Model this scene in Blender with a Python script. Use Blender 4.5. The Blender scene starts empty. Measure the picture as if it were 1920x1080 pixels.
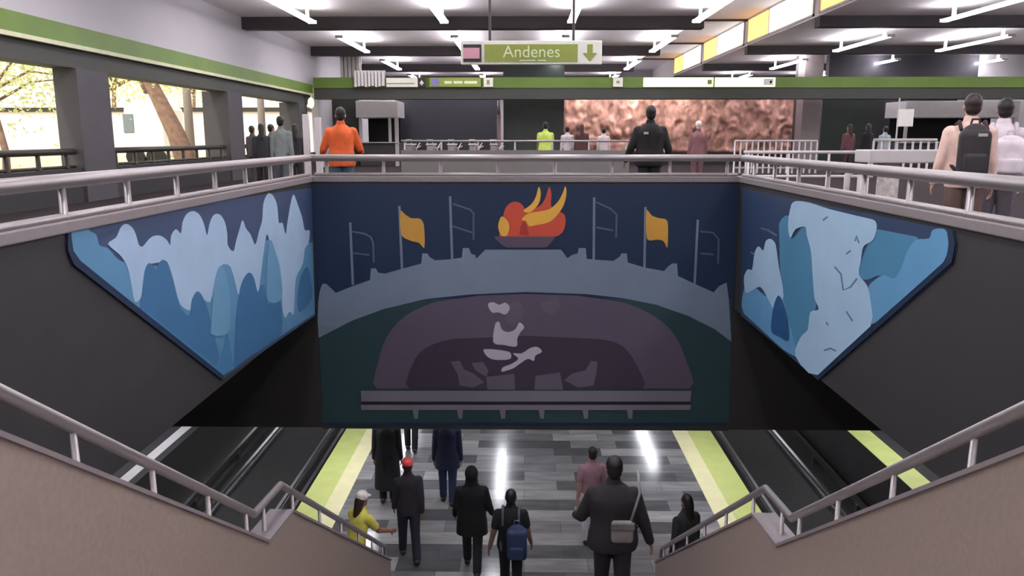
import bpy, bmesh, math, random
from math import sin, cos, pi, atan, tan, sqrt
from mathutils import Vector, Matrix, noise
from mathutils.geometry import tessellate_polygon

SC = bpy.context.scene
COL = SC.collection
random.seed(7)

# ------------------------------------------------------------------ camera, world, light, exposure
EYE = 1.3                                   # the lens above the upper hall's floor (z = 0)
PITCH = atan(0.188)
YAW = atan(0.016667 * cos(PITCH))
cd = bpy.data.cameras.new('camera')
cd.sensor_width = 36.0
cd.lens = 36.0 * 1500 / 1920
cd.clip_start = 0.05
cd.clip_end = 400
cam = bpy.data.objects.new('camera', cd)
COL.objects.link(cam)
cam.location = (0, 0, EYE)
cam.rotation_euler = (pi / 2 - PITCH, 0, YAW)
SC.camera = cam

SC.view_settings.view_transform = 'Standard'
SC.view_settings.look = 'None'
SC.view_settings.exposure = 0.0
SC.view_settings.gamma = 1.0
SC.view_settings.use_curve_mapping = False

w = bpy.data.worlds.new('hazy_sky')
SC.world = w
w.use_nodes = True
bg = w.node_tree.nodes['Background']
bg.inputs[0].default_value = (1.0, 0.97, 0.86, 1)
bg.inputs[1].default_value = 1.9

sun_d = bpy.data.lights.new('sun', 'SUN')
sun_d.energy = 2.0
sun_d.angle = 0.05
sun_d.color = (1.0, 0.95, 0.82)
sun = bpy.data.objects.new('sun', sun_d)
COL.objects.link(sun)
sun.rotation_euler = (math.radians(38), math.radians(-12), 0)

TUBE = 27.0          # strength of the hall's fluorescent tubes
TUBE_LOW = 23.0      # of the tubes above the platform
PANE = 1.6          # daylight behind the clerestory glass


# ------------------------------------------------------------------ helpers
def lin(c):
    return tuple(((v / 255) / 12.92 if v / 255 <= 0.04045 else ((v / 255 + 0.055) / 1.055) ** 2.4) for v in c)


def mat(name, rgb, rough=0.6, metal=0.0, vary=0.08, scale=6.0, bump=0.0, emit=0.0, spec=0.5, stretch=None):
    """Principled material whose colour is broken up by noise; rgb is sRGB 0-255."""
    m = bpy.data.materials.new(name)
    m.use_nodes = True
    nt = m.node_tree
    p = nt.nodes['Principled BSDF']
    c = lin(rgb)
    p.inputs['Roughness'].default_value = rough
    p.inputs['Metallic'].default_value = metal
    p.inputs['Specular IOR Level'].default_value = spec
    p.inputs['Base Color'].default_value = (*c, 1)
    if vary or bump:
        tc = nt.nodes.new('ShaderNodeTexCoord')
        mp = nt.nodes.new('ShaderNodeMapping')
        if stretch:
            mp.inputs['Scale'].default_value = stretch
        nz = nt.nodes.new('ShaderNodeTexNoise')
        nz.inputs['Scale'].default_value = scale
        nz.inputs['Detail'].default_value = 4
        nt.links.new(tc.outputs['Object'], mp.inputs['Vector'])
        nt.links.new(mp.outputs['Vector'], nz.inputs['Vector'])
        if vary:
            r = nt.nodes.new('ShaderNodeValToRGB')
            r.color_ramp.elements[0].position = 0.3
            r.color_ramp.elements[1].position = 0.7
            r.color_ramp.elements[0].color = (*[v * (1 - vary) for v in c], 1)
            r.color_ramp.elements[1].color = (*[min(1, v * (1 + vary)) for v in c], 1)
            nt.links.new(nz.outputs['Fac'], r.inputs['Fac'])
            nt.links.new(r.outputs['Color'], p.inputs['Base Color'])
        if bump:
            b = nt.nodes.new('ShaderNodeBump')
            b.inputs['Strength'].default_value = bump
            b.inputs['Distance'].default_value = 0.02
            nt.links.new(nz.outputs['Fac'], b.inputs['Height'])
            nt.links.new(b.outputs['Normal'], p.inputs['Normal'])
    if emit:
        p.inputs['Emission Color'].default_value = (*c, 1)
        p.inputs['Emission Strength'].default_value = emit
    return m


class MB:
    """Collects shapes in world (or a thing's own) coordinates and links them as ONE mesh object."""

    def __init__(self):
        self.bm = bmesh.new()

    def box(self, x0, x1, y0, y1, z0, z1, bevel=0.0):
        bm = self.bm
        vs = [bm.verts.new((x, y, z)) for x in (x0, x1) for y in (y0, y1) for z in (z0, z1)]
        fs = [bm.faces.new([vs[i] for i in q]) for q in
              ((0, 1, 3, 2), (4, 6, 7, 5), (0, 4, 5, 1), (2, 3, 7, 6), (0, 2, 6, 4), (1, 5, 7, 3))]
        if bevel:
            es = list({e for f in fs for e in f.edges})
            bmesh.ops.bevel(bm, geom=es, offset=bevel, segments=2, affect='EDGES', profile=0.5)
        return self

    def tube(self, pts, r, n=12, r1=None, cap=True):
        bm = self.bm
        pts = [Vector(p) for p in pts]
        rings = []
        ref = None
        for i, p in enumerate(pts):
            if i == 0:
                d = (pts[1] - p).normalized()
            elif i == len(pts) - 1:
                d = (p - pts[i - 1]).normalized()
            else:
                d = ((pts[i + 1] - p).normalized() + (p - pts[i - 1]).normalized()).normalized()
            if ref is None:
                ref = Vector((0, 0, 1)) if abs(d.z) < 0.9 else Vector((0, 1, 0))
            a = d.cross(ref).normalized()
            b = a.cross(d).normalized()
            k = 1.0
            if 0 < i < len(pts) - 1:
                k = 1.0 / max(0.5, d.dot((p - pts[i - 1]).normalized()))
            rr = r if r1 is None else r + (r1 - r) * i / (len(pts) - 1)
            rings.append([bm.verts.new(p + (a * cos(t) + b * sin(t)) * rr * (k if k < 1.4 else 1.4))
                          for t in [2 * pi * j / n for j in range(n)]])
        for q in range(len(rings) - 1):
            for j in range(n):
                bm.faces.new((rings[q][j], rings[q][(j + 1) % n], rings[q + 1][(j + 1) % n], rings[q + 1][j]))
        if cap:
            bm.faces.new(list(reversed(rings[0])))
            bm.faces.new(rings[-1])
        return self

    def prism(self, pts, off):
        """A closed outline of 3D points pushed along the vector off."""
        bm = self.bm
        off = Vector(off)
        a = [bm.verts.new(Vector(p)) for p in pts]
        b = [bm.verts.new(Vector(p) + off) for p in pts]
        n = len(a)
        for t in tessellate_polygon([[Vector(p) for p in pts]]):
            try:
                bm.faces.new([a[i] for i in t])
                bm.faces.new([b[i] for i in reversed(t)])
            except ValueError:
                pass
        for i in range(n):
            bm.faces.new((a[i], b[i], b[(i + 1) % n], a[(i + 1) % n]))
        return self

    def loft(self, rings):
        """rings: lists of points of equal length; closed at both ends."""
        bm = self.bm
        rs = [[bm.verts.new(Vector(p)) for p in r] for r in rings]
        n = len(rs[0])
        for q in range(len(rs) - 1):
            for j in range(n):
                bm.faces.new((rs[q][j], rs[q][(j + 1) % n], rs[q + 1][(j + 1) % n], rs[q + 1][j]))
        bm.faces.new(list(reversed(rs[0])))
        bm.faces.new(rs[-1])
        return self

    def ball(self, c, r, seg=14, rot=None):
        c = Vector(c)
        if not hasattr(r, '__len__'):
            r = (r, r, r)
        m = Matrix.Translation(c) @ (rot.to_4x4() if rot else Matrix()) @ Matrix.Diagonal((*r, 1))
        bmesh.ops.create_uvsphere(self.bm, u_segments=seg, v_segments=max(6, seg // 2 + 2), radius=1, matrix=m)
        return self

    def cap(self, p0, r0, p1, r1, n=14):
        """A tapered rod with round ends."""
        p0, p1 = Vector(p0), Vector(p1)
        d = p1 - p0
        L = d.length
        if L < 1e-6:
            return self.ball(p0, r0)
        d.normalize()
        ref = Vector((0, 0, 1)) if abs(d.z) < 0.9 else Vector((0, 1, 0))
        a = d.cross(ref).normalized()
        b = a.cross(d).normalized()
        prof = [(-r0 * sin(t), r0 * cos(t)) for t in (1.35, 0.9, 0.45, 0)] + [(L + r1 * sin(t), r1 * cos(t)) for t in (0, 0.45, 0.9, 1.35)]
        self.loft([[p0 + d * h + (a * cos(2 * pi * j / n) + b * sin(2 * pi * j / n)) * rr for j in range(n)] for h, rr in prof])
        return self

    def build(self, name, m, parent=None, local=False, smooth=False, recentre=True):
        bm = self.bm
        bmesh.ops.recalc_face_normals(bm, faces=bm.faces[:])
        me = bpy.data.meshes.new(name)
        o = bpy.data.objects.new(name, me)
        COL.objects.link(o)
        if parent is not None:
            if not local:
                bmesh.ops.translate(bm, verts=bm.verts[:], vec=-root_loc(parent))
            o.parent = parent
        elif recentre and bm.verts:
            lo = Vector([min(v.co[i] for v in bm.verts) for i in range(3)])
            hi = Vector([max(v.co[i] for v in bm.verts) for i in range(3)])
            base = Vector(((lo.x + hi.x) / 2, (lo.y + hi.y) / 2, lo.z))
            bmesh.ops.translate(bm, verts=bm.verts[:], vec=-base)
            o.location = base
        bm.to_mesh(me)
        bm.free()
        if m is not None:
            me.materials.append(m)
        if smooth:
            for p in me.polygons:
                p.use_smooth = True
        return o


def root_loc(o):
    v = Vector((0, 0, 0))
    while o is not None:
        v += Vector(o.location)
        o = o.parent
    return v


def tag(o, label, cat, group=None):
    o['label'] = label
    o['category'] = cat
    if group:
        o['group'] = group
    return o


def thing(name, loc, label, cat, group=None, rz=0.0):
    o = bpy.data.objects.new(name, None)
    o.empty_display_size = 0.2
    COL.objects.link(o)
    o.location = loc
    o.rotation_euler = (0, 0, rz)
    return tag(o, label, cat, group)


def struct(o):
    o['kind'] = 'structure'
    return o


def text(name, body, size, loc, m, parent, rot=(pi / 2, 0, 0), align='CENTER', ext=0.003):
    cu = bpy.data.curves.new(name, 'FONT')
    cu.body = body
    cu.size = size
    cu.align_x = align
    cu.align_y = 'CENTER'
    cu.extrude = ext
    cu.materials.append(m)
    tmp = bpy.data.objects.new(name, cu)
    COL.objects.link(tmp)
    dg = bpy.context.evaluated_depsgraph_get()
    me = bpy.data.meshes.new_from_object(tmp.evaluated_get(dg))
    bpy.data.objects.remove(tmp)
    me.name = name
    o = bpy.data.objects.new(name, me)
    COL.objects.link(o)
    o.parent = parent
    o.location = Vector(loc) - root_loc(parent)
    o.rotation_euler = rot
    return o


def ray(px, py):
    u, v = (px - 960) / 1500, (540 - py) / 1500
    F = Vector((-sin(YAW) * cos(PITCH), cos(YAW) * cos(PITCH), -sin(PITCH)))
    R = Vector((cos(YAW), sin(YAW), 0))
    U = Vector((-sin(YAW) * sin(PITCH), cos(YAW) * sin(PITCH), cos(PITCH)))
    return F + R * u + U * v


def on_y(px, py, y):            # the point of the plane y = const behind a measured pixel
    r = ray(px, py)
    return r * (y / r.y) + Vector((0, 0, EYE))


def on_x(px, py, x):
    r = ray(px, py)
    return r * (x / r.x) + Vector((0, 0, EYE))


# ------------------------------------------------------------------ materials
M = {}
M['ceiling'] = mat('ceiling_paint', (238, 230, 232), 0.8, vary=0.03, scale=2)
M['white_wall'] = mat('white_wall_paint', (178, 174, 178), 0.7, vary=0.02, scale=1.5)
M['beam'] = mat('dark_beam_paint', (62, 55, 58), 0.6, vary=0.06)
M['green'] = mat('olive_green_enamel', (94, 120, 44), 0.55, vary=0.08, scale=1.2)
M['cream'] = mat('cream_lip', (196, 196, 160), 0.45, vary=0.05)
M['dark_wall'] = mat('charcoal_render', (47, 46, 48), 0.75, vary=0.06, scale=3, bump=0.1)
M['lintel'] = mat('grey_green_lintel', (64, 65, 60), 0.7, vary=0.05)
M['pillar'] = mat('grey_concrete', (76, 73, 77), 0.7, vary=0.06, scale=3, bump=0.1)
M['pinkcol'] = mat('pale_stone_column', (150, 138, 138), 0.6, vary=0.05)
M['beige'] = mat('beige_terrazzo', (146, 132, 123), 0.55, vary=0.07, scale=30, bump=0.03)
M['coping'] = mat('mauve_grey_coping', (132, 124, 126), 0.5, vary=0.05, scale=20)
M['hall_floor'] = mat('dark_marble_floor', (60, 54, 56), 0.85, vary=0.12, scale=3, spec=0.05)
M['steel'] = mat('brushed_steel', (164, 158, 158), 0.42, metal=0.75, vary=0.04, scale=40)
M['white_paint_metal'] = mat('white_painted_metal', (206, 200, 200), 0.4, vary=0.03)
M['dark_metal'] = mat('dark_brown_metal', (66, 60, 54), 0.45, metal=0.4, vary=0.05)
M['low_wall'] = mat('dark_tunnel_wall', (44, 42, 42), 0.8, vary=0.15, scale=1.3)
M['ballast'] = mat('dark_track_ballast', (54, 53, 52), 0.9, vary=0.3, scale=25, bump=0.5)
M['yellow'] = mat('yellow_green_paint', (206, 214, 128), 0.5, vary=0.05, scale=3)
M['yellow_pale'] = mat('pale_yellow_tactile_tile', (240, 232, 180), 0.5, vary=0.05, scale=3)
M['rail_steel'] = mat('worn_rail_steel', (150, 148, 148), 0.3, metal=0.9, vary=0.1)
M['tube'] = mat('fluorescent_tube_glow', (250, 248, 255), 0.4, vary=0, emit=TUBE)
M['tube_low'] = mat('platform_tube_glow', (244, 246, 255), 0.4, vary=0, emit=TUBE_LOW)
M['pane_orange'] = mat('orange_glass_daylight', (255, 198, 116), 0.3, vary=0.1, scale=1, emit=PANE)
M['pane_white'] = mat('milky_glass_daylight', (255, 250, 240), 0.3, vary=0, emit=PANE * 1.2)
M['sign_lit'] = mat('lit_cream_sign_face', (255, 248, 214), 0.4, vary=0.02, emit=1.1)
M['sign_white'] = mat('white_sign_face', (238, 236, 226), 0.4, vary=0.02)
M['sign_green'] = mat('green_sign_face', (140, 152, 66), 0.4, vary=0.04)
M['sign_dark'] = mat('dark_sign_face', (44, 32, 38), 0.4, vary=0.02)
M['sign_pink'] = mat('pink_sign_mark', (206, 150, 164), 0.4, vary=0.04)
M['sign_blue'] = mat('violet_sign_mark', (124, 120, 178), 0.4, vary=0.03)
M['letter'] = mat('pale_lettering', (224, 232, 190), 0.5, vary=0)
M['shutter'] = mat('dark_blue_shutter', (56, 54, 62), 0.55, vary=0.05)
M['green_stone'] = mat('dark_green_stone', (52, 60, 56), 0.45, vary=0.15, scale=2)
M['rust_pole'] = mat('brown_red_pole', (128, 102, 102), 0.5, vary=0.05)
M['parapet_light'] = mat('light_grey_parapet', (114, 112, 108), 0.6, vary=0.06, scale=2)
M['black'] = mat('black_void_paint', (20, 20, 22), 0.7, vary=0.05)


def floor_tiles():
    m = bpy.data.materials.new('streaked_marble_tiles')
    m.use_nodes = True
    nt = m.node_tree
    p = nt.nodes['Principled BSDF']
    tc = nt.nodes.new('ShaderNodeTexCoord')
    mp = nt.nodes.new('ShaderNodeMapping')
    br = nt.nodes.new('ShaderNodeTexBrick')
    br.offset = 0.37
    br.inputs['Scale'].default_value = 1.0
    br.inputs['Brick Width'].default_value = 1.0
    br.inputs['Row Height'].default_value = 0.42
    br.inputs['Mortar Size'].default_value = 0.004
    br.inputs['Bias'].default_value = -0.25
    br.inputs['Color1'].default_value = (*lin((96, 96, 98)), 1)
    br.inputs['Color2'].default_value = (*lin((196, 192, 190)), 1)
    br.inputs['Mortar'].default_value = (*lin((88, 88, 90)), 1)
    nz = nt.nodes.new('ShaderNodeTexNoise')
    nz.inputs['Scale'].default_value = 2.2
    nz.inputs['Detail'].default_value = 5
    mp2 = nt.nodes.new('ShaderNodeMapping')
    mp2.inputs['Scale'].default_value = (0.7, 3.2, 1)
    mx = nt.nodes.new('ShaderNodeMixRGB')
    mx.blend_type = 'MULTIPLY'
    mx.inputs[0].default_value = 0.55
    rp = nt.nodes.new('ShaderNodeValToRGB')
    rp.color_ramp.elements[0].position = 0.35
    rp.color_ramp.elements[0].color = (0.45, 0.45, 0.47, 1)
    rp.color_ramp.elements[1].position = 0.68
    rp.color_ramp.elements[1].color = (1, 1, 1, 1)
    nt.links.new(tc.outputs['Object'], mp.inputs['Vector'])
    nt.links.new(tc.outputs['Object'], mp2.inputs['Vector'])
    nt.links.new(mp.outputs['Vector'], br.inputs['Vector'])
    nt.links.new(mp2.outputs['Vector'], nz.inputs['Vector'])
    nt.links.new(nz.outputs['Fac'], rp.inputs['Fac'])
    nt.links.new(br.outputs['Color'], mx.inputs[1])
    nt.links.new(rp.outputs['Color'], mx.inputs[2])
    nt.links.new(mx.outputs['Color'], p.inputs['Base Color'])
    p.inputs['Roughness'].default_value = 0.16
    return m


M['tiles'] = floor_tiles()

# ------------------------------------------------------------------ the building
ZC = 5.05        # hall ceiling
ZS = -1.38       # underside of the hall floor
ZP = -5.3        # platform
ZT = -6.5        # track bed
WX = 3.33        # half width of the stairwell
WY = 12.5        # its far end
XL, XR = -9.0, 24.0
Y0, Y1 = -8.0, 60.0

# upper floor round the well
b = MB()
b.box(XL - 1, -WX - 0.22, Y0, Y1, ZS, 0)
b.box(WX + 0.22, XR, Y0, Y1, ZS, 0)
b.box(-WX - 0.22, WX + 0.22, WY + 0.22, Y1, ZS, 0)
b.box(-WX - 0.22, WX + 0.22, Y0, 1.6, ZS, 0)
struct(b.build('floor', M['hall_floor'], recentre=False))

# ceiling with the raised strip
b = MB()
b.box(XL - 1, 5.6, Y0, Y1, ZC, ZC + 1.6)
b.box(9.2, XR, Y0, Y1, ZC, ZC + 1.6)
b.box(5.6, 9.2, Y0, Y1, 6.1, ZC + 1.6)
struct(b.build('ceiling', M['ceiling'], recentre=False))

BEAMS = [-6.9, 1.4, 9.7, 18.0, 26.3, 34.6, 42.9, 51.2]
for i, y in enumerate(BEAMS):
    struct(MB().box(XL, 5.6, y, y + 0.45, 4.68, ZC).build('ceiling_beam', M['beam']))
    struct(MB().box(9.2, XR, y, y + 0.45, 4.72, ZC).build('ceiling_beam', M['beam']))
    struct(MB().box(5.6, 9.2, y, y + 0.1, 6.02, 6.1).build('ceiling_beam', M['beam']))

# clerestory windows in the raised strip's right side, one bay each
for i in range(3, 8):
    ya = BEAMS[i - 1] + 0.5
    yb = BEAMS[i] - 0.05
    wt = bpy.data.objects.new('window_%d' % (i + 4), None)
    COL.objects.link(wt)
    wt.location = (9.18, (ya + yb) / 2, ZC + 0.05)
    struct(wt)
    MB().box(9.17, 9.195, yb - 2.9, yb - 0.06, ZC + 0.12, 6.04).build('orange_pane', M['pane_orange'], wt)
    MB().box(9.17, 9.195, ya + 0.06, yb - 2.98, ZC + 0.12, 6.04).build('white_pane', M['pane_white'], wt)
    fr = MB()
    fr.box(9.14, 9.2, ya, yb, ZC + 0.05, ZC + 0.12)
    fr.box(9.14, 9.2, ya, yb, 6.04, 6.1)
    for yy in (ya, yb - 2.98, yb - 0.06):
        fr.box(9.14, 9.2, yy, yy + 0.06, ZC + 0.05, 6.1)
    fr.build('window_frame', M['white_paint_metal'], wt)

# left wall: white band, green trim, lintel, pillars, low wall
struct(MB().box(XL - 0.25, XL, Y0, Y1, 3.42, ZC).build('wall_left', M['white_wall'], recentre=False))
b = MB()
b.box(XL - 0.1, XL + 0.12, Y0, 34.2, 3.1, 3.46)
tg = struct(b.build('trim_1', M['green'], recentre=False))
b = MB()
b.box(XL - 0.1, XL + 0.16, Y0, 34.2, 3.02, 3.1)
struct(b.build('trim_2', M['cream'], recentre=False))
struct(MB().box(XL - 0.5, XL + 0.02, Y0, 34.2, 2.66, 3.05).build('wall_lintel_left', M['lintel'], recentre=False))
struct(MB().box(XL - 0.3, XL - 0.02, Y0, 36, 0, 0.68).build('wall_low_left', M['dark_wall'], recentre=False))
for y, d in ((-0.6, 0.6), (7.8, 0.6), (16.35, 0.45), (24.6, 0.75), (32.3, 0.75)):
    struct(MB().box(XL - d, XL + 0.03, y, y + 1.25, 0, 2.67).build('wall_pillar', M['pillar']))
struct(MB().box(XL - 0.3, XL, 35.5, Y1, 0, 3.42).build('wall_left_far', M['white_wall'], recentre=False))
struct(MB().box(XR, XR + 0.3, Y0, Y1, 0, ZC).build('wall_right', M['white_wall'], recentre=False))
struct(MB().box(XL - 1, XR, Y0 - 0.3, Y0, 0, ZC).build('wall_back', M['white_wall'], recentre=False))
struct(MB().box(XL - 1, XR, Y1, Y1 + 0.3, 0, 6.2).build('wall_far', M['white_wall'], recentre=False))

# far green frieze and its dark soffit
struct(MB().box(XL + 0.16, XR, 34.2, 34.5, 3.33, 3.76).build('trim_3', M['green'], recentre=False))
struct(MB().box(XL + 0.16, XR, 34.24, 34.9, 2.88, 3.33).build('wall_lintel_far', M['lintel'], recentre=False))

# the well: unpainted side walls with parapet, far wall
for s, nm in ((-1, 'left'), (1, 'right')):
    b = MB()
    xa, xb = sorted((s * WX, s * (WX + 0.22)))
    b.box(xa, xb, 0.2, WY + 0.22, ZS, 0.62)
    struct(b.build('wall_well_' + nm, M['dark_wall'], recentre=False))
    b = MB()
    xa, xb = sorted((s * (WX - 0.03), s * (WX + 0.25)))
    b.box(xa, xb, 0.2, WY + 0.25, 0.62, 0.71, bevel=0.012)
    struct(b.build('trim_coping_' + nm, M['coping'], recentre=False))
struct(MB().box(-WX, WX, WY, WY + 0.22, -3.42, 0.62).build('wall_well_far', M['dark_wall'], recentre=False))
for s, nm in ((-1, 'left'), (1, 'right')):
    xa, xb = sorted((s * WX, s * 11.5))
    struct(MB().box(xa, xb, WY, WY + 0.22, -3.4, ZS).build('wall_beam_' + nm, M['low_wall'], recentre=False))
struct(MB().box(-WX + 0.03, WX - 0.03, WY - 0.03, WY + 0.25, 0.62, 0.71, bevel=0.012).build('trim_coping_far', M['coping'], recentre=False))

# staircase down to the platform and its beige side walls
SLX, SRX = -1.84, 1.80
steps = []
n1 = 15
for k in range(n1):
    steps.append((1.65 + k * 0.24, 1.65 + (k + 1) * 0.24, -2.47 * (k + 1) / n1))
n2 = 17
b = MB()
for ya, yb, z in steps:
    b.box(SLX, SRX, ya, yb, z - 0.35, z)
b.box(SLX, SRX, 5.25, 5.9, -2.85, -2.47)
for k in range(n2):
    ya = 5.9 + k * 0.25
    z = -2.47 - (ZP * -1 - 2.47) * (k + 1) / n2
    b.box(SLX, SRX, ya, ya + 0.25, max(z - 0.35, ZP), z if k < n2 - 1 else ZP + 0.01)
struct(b.build('floor_stairs', M['pinkcol'], recentre=False))
prof_top = [(0.4, 0.77), (1.9, 0.77), (5.28, -1.56), (5.88, -1.62), (10.12, -4.43)]
prof = prof_top + [(10.12, ZP), (9.6, ZP), (5.95, -2.95), (5.15, -2.95), (1.6, -0.45), (0.4, -0.45)]
for s, nm, xa, xb in ((-1, 'left', SLX - 0.16, SLX), (1, 'right', SRX, SRX + 0.16)):
    struct(MB().prism([(xa, y, z) for y, z in prof], (xb - xa, 0, 0)).build('wall_stair_' + nm, M['beige'], recentre=False))
    b = MB()
    for (ya, za), (yb, zb) in zip(prof_top[:-1], prof_top[1:]):
        b.prism([(xa - 0.015, ya, za), (xa - 0.015, yb, zb), (xa - 0.015, yb, zb + 0.025), (xa - 0.015, ya, za + 0.025)], (xb - xa + 0.03, 0, 0))
    struct(b.build('trim_stair_coping_' + nm, M['coping'], recentre=False))

# lower level
LY0, LY1 = -6.0, 58.0
struct(MB().box(-4.1, 4.25, LY0, LY1, ZT, ZP).build('floor_platform', M['tiles'], recentre=False))
struct(MB().box(-7.4, -4.1, LY0, LY1, ZT - 0.3, ZT).build('floor_track_left', M['ballast'], recentre=False))
struct(MB().box(4.25, 7.4, LY0, LY1, ZT - 0.3, ZT).build('floor_track_right', M['ballast'], recentre=False))
struct(MB().box(-11.5, -7.55, LY0, LY1, ZT - 0.3, ZP).build('floor_opposite_left', M['low_wall'], recentre=False))
struct(MB().box(7.4, 11.5, LY0, LY1, ZT - 0.3, ZP).build('floor_opposite_right', M['low_wall'], recentre=False))
struct(MB().box(-11.8, -11.5, LY0, LY1, ZT - 0.3, ZS).build('wall_tunnel_left', M['low_wall'], recentre=False))
struct(MB().box(11.5, 11.8, LY0, LY1, ZT - 0.3, ZS).build('wall_tunnel_right', M['low_wall'], recentre=False))
struct(MB().box(-11.8, 11.8, LY1, LY1 + 0.3, ZT - 0.3, ZS).build('wall_tunnel_far', M['low_wall'], recentre=False))
struct(MB().box(-11.8, 11.8, LY0 - 0.3, LY0, ZT - 0.3, ZS).build('wall_tunnel_back', M['low_wall'], recentre=False))
struct(MB().box(-11.8, XL - 1, LY0, LY1, ZS, ZS + 0.3).build('ceiling_tunnel', M['low_wall'], recentre=False))
for nm, xa, xb, m in (('trim_4', -4.1, -3.62, 'yellow'), ('trim_5', -3.62, -3.3, 'yellow_pale'), ('trim_6', 3.72, 4.25, 'yellow'),
                      ('trim_7', 3.38, 3.72, 'yellow_pale'), ('trim_8', 7.4, 7.9, 'yellow'), ('trim_9', -7.95, -7.72, 'white_paint_metal')):
    struct(MB().box(xa, xb, LY0, LY1, ZP, ZP + 0.012).build(nm, M[m], recentre=False))
for s, nm in ((-1, 'left'), (1, 'right')):
    c0 = 5.9 * s
    for k, dx in enumerate((-0.72, 0.72)):
        o = MB()
        o.box(c0 + dx - 0.035, c0 + dx + 0.035, LY0, LY1, ZT + 0.1, ZT + 0.16)
        o.box(c0 + dx - 0.012, c0 + dx + 0.012, LY0, LY1, ZT + 0.04, ZT + 0.1)
        o.box(c0 + dx - 0.07, c0 + dx + 0.07, LY0, LY1, ZT, ZT + 0.04)
        inner = (dx * s < 0)
        tag(o.build('track_rail', M['rail_steel'], recentre=False),
            'steel running rail of the %s track, the one nearer %s' % ('left-side' if s < 0 else 'right-side', 'the middle platform' if inner else 'the outer platform'), 'rail')
    for dx in (-1.15, 1.15):
        o = MB()
        o.box(c0 + dx - 0.04, c0 + dx + 0.04, LY0, LY1, ZT + 0.2, ZT + 0.32)
        for k in range(24):
            y = LY0 + 1 + k * 2.6
            o.box(c0 + dx - 0.05, c0 + dx + 0.05, y, y + 0.12, ZT, ZT + 0.2)
        tag(o.build('guide_bar', M['rail_steel'], recentre=False),
            'raised guide bar beside the %s track, along %s' % ('left-side' if s < 0 else 'right-side', 'the middle platform' if dx * s < 0 else 'the outer platform'), 'rail')


# ------------------------------------------------------------------ ceiling lights
ORD = ['first', 'second', 'third', 'fourth', 'fifth', 'sixth', 'seventh', 'eighth', 'ninth']


def tube_light(name, x, y0, y1, z, glow, label, group, wdt=0.11, drop=0.0):
    t = thing(name, (x, (y0 + y1) / 2, z), label, 'light', group)
    if drop:
        for yy in (y0 + 0.4, y1 - 0.4):
            MB().tube([(x, yy, z - drop), (x, yy, z)], 0.015, n=6).build('hanging_rod', M['dark_metal'], t)
        z -= drop
    for yy in (y0 + 0.5, y1 - 0.6):
        MB().box(x - 0.04, x + 0.04, yy, yy + 0.1, z - 0.36, z).build('bracket', M['white_paint_metal'], t)
    for yy in (y0, y1 - 0.05):
        MB().box(x - wdt - 0.02, x + wdt + 0.02, yy, yy + 0.05, z - 0.45, z - 0.35, bevel=0.01).build('end_cap', M['white_paint_metal'], t)
    MB().box(x - wdt, x + wdt, y0 + 0.04, y1 - 0.04, z - 0.435, z - 0.365, bevel=0.02).build('tube_diffuser', glow, t)
    return t


colx = [-6.3, -2.4, 1.35, 5.0, 12.2, 16.2, 20.8]
for r in range(8):
    yc = BEAMS[0] + 4.4 + 8.3 * r
    if yc > 57:
        continue
    for c, x in enumerate(colx):
        lab = 'white fluorescent ceiling light, %s row from the window wall, %s bay of the hall' % (ORD[c], ORD[r])
        tube_light('ceiling_light', x, yc - 2.7, yc + 2.2, ZC, M['tube'], lab, 'hall ceiling lights')
for r in range(6):
    yc = 15.0 + 7.5 * r
    for c, x in enumerate((-3.5, -0.7, 3.6)):
        lab = 'fluorescent light above the platform behind the flame mural, %s row, %s' % (ORD[r], ('along the window-side edge', 'along the middle', 'along the other edge')[c])
        tube_light('platform_light', x, yc - 1.9, yc + 1.9, ZS, M['tube_low'], lab, 'platform ceiling lights', drop=0.2 if c == 1 else 1.2)


for r in range(3):
    for c, x in enumerate((-8.3, 8.3)):
        yc = 16.0 + 9.0 * r
        lab = 'fluorescent light above the outer platform %s, %s along the track' % (('on the window side', 'opposite the window side')[c], ORD[r])
        tube_light('platform_light', x, yc - 1.9, yc + 1.9, ZS, M['tube_low'], lab, 'platform ceiling lights', drop=1.6)


# ------------------------------------------------------------------ railings
def railing(name, pts, posts, low, label, metal='steel', r=0.054, base=True, cat='railing', pr=0.028):
    """pts: the top rail's line; posts: (x, y, z0, z1); low: the base bar's line."""
    t = thing(name, pts[len(pts) // 2], label, cat)
    t.location.z = min(p[2] for p in low) if low else min(q[2] for q in posts)
    MB().tube(pts, r).build('top_rail', M[metal], t, smooth=True)
    if low and base:
        MB().tube(low, 0.032, n=8).build('base_rail', M[metal], t, smooth=True)
    for x, y, z0, z1 in posts:
        MB().tube([(x, y, z0), (x, y, z0 + 0.03), (x, y, z0 + 0.031), (x, y, z1)], pr * 1.25, n=10, r1=pr * 0.9).build('post', M[metal], t, smooth=True)
    return t


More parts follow.
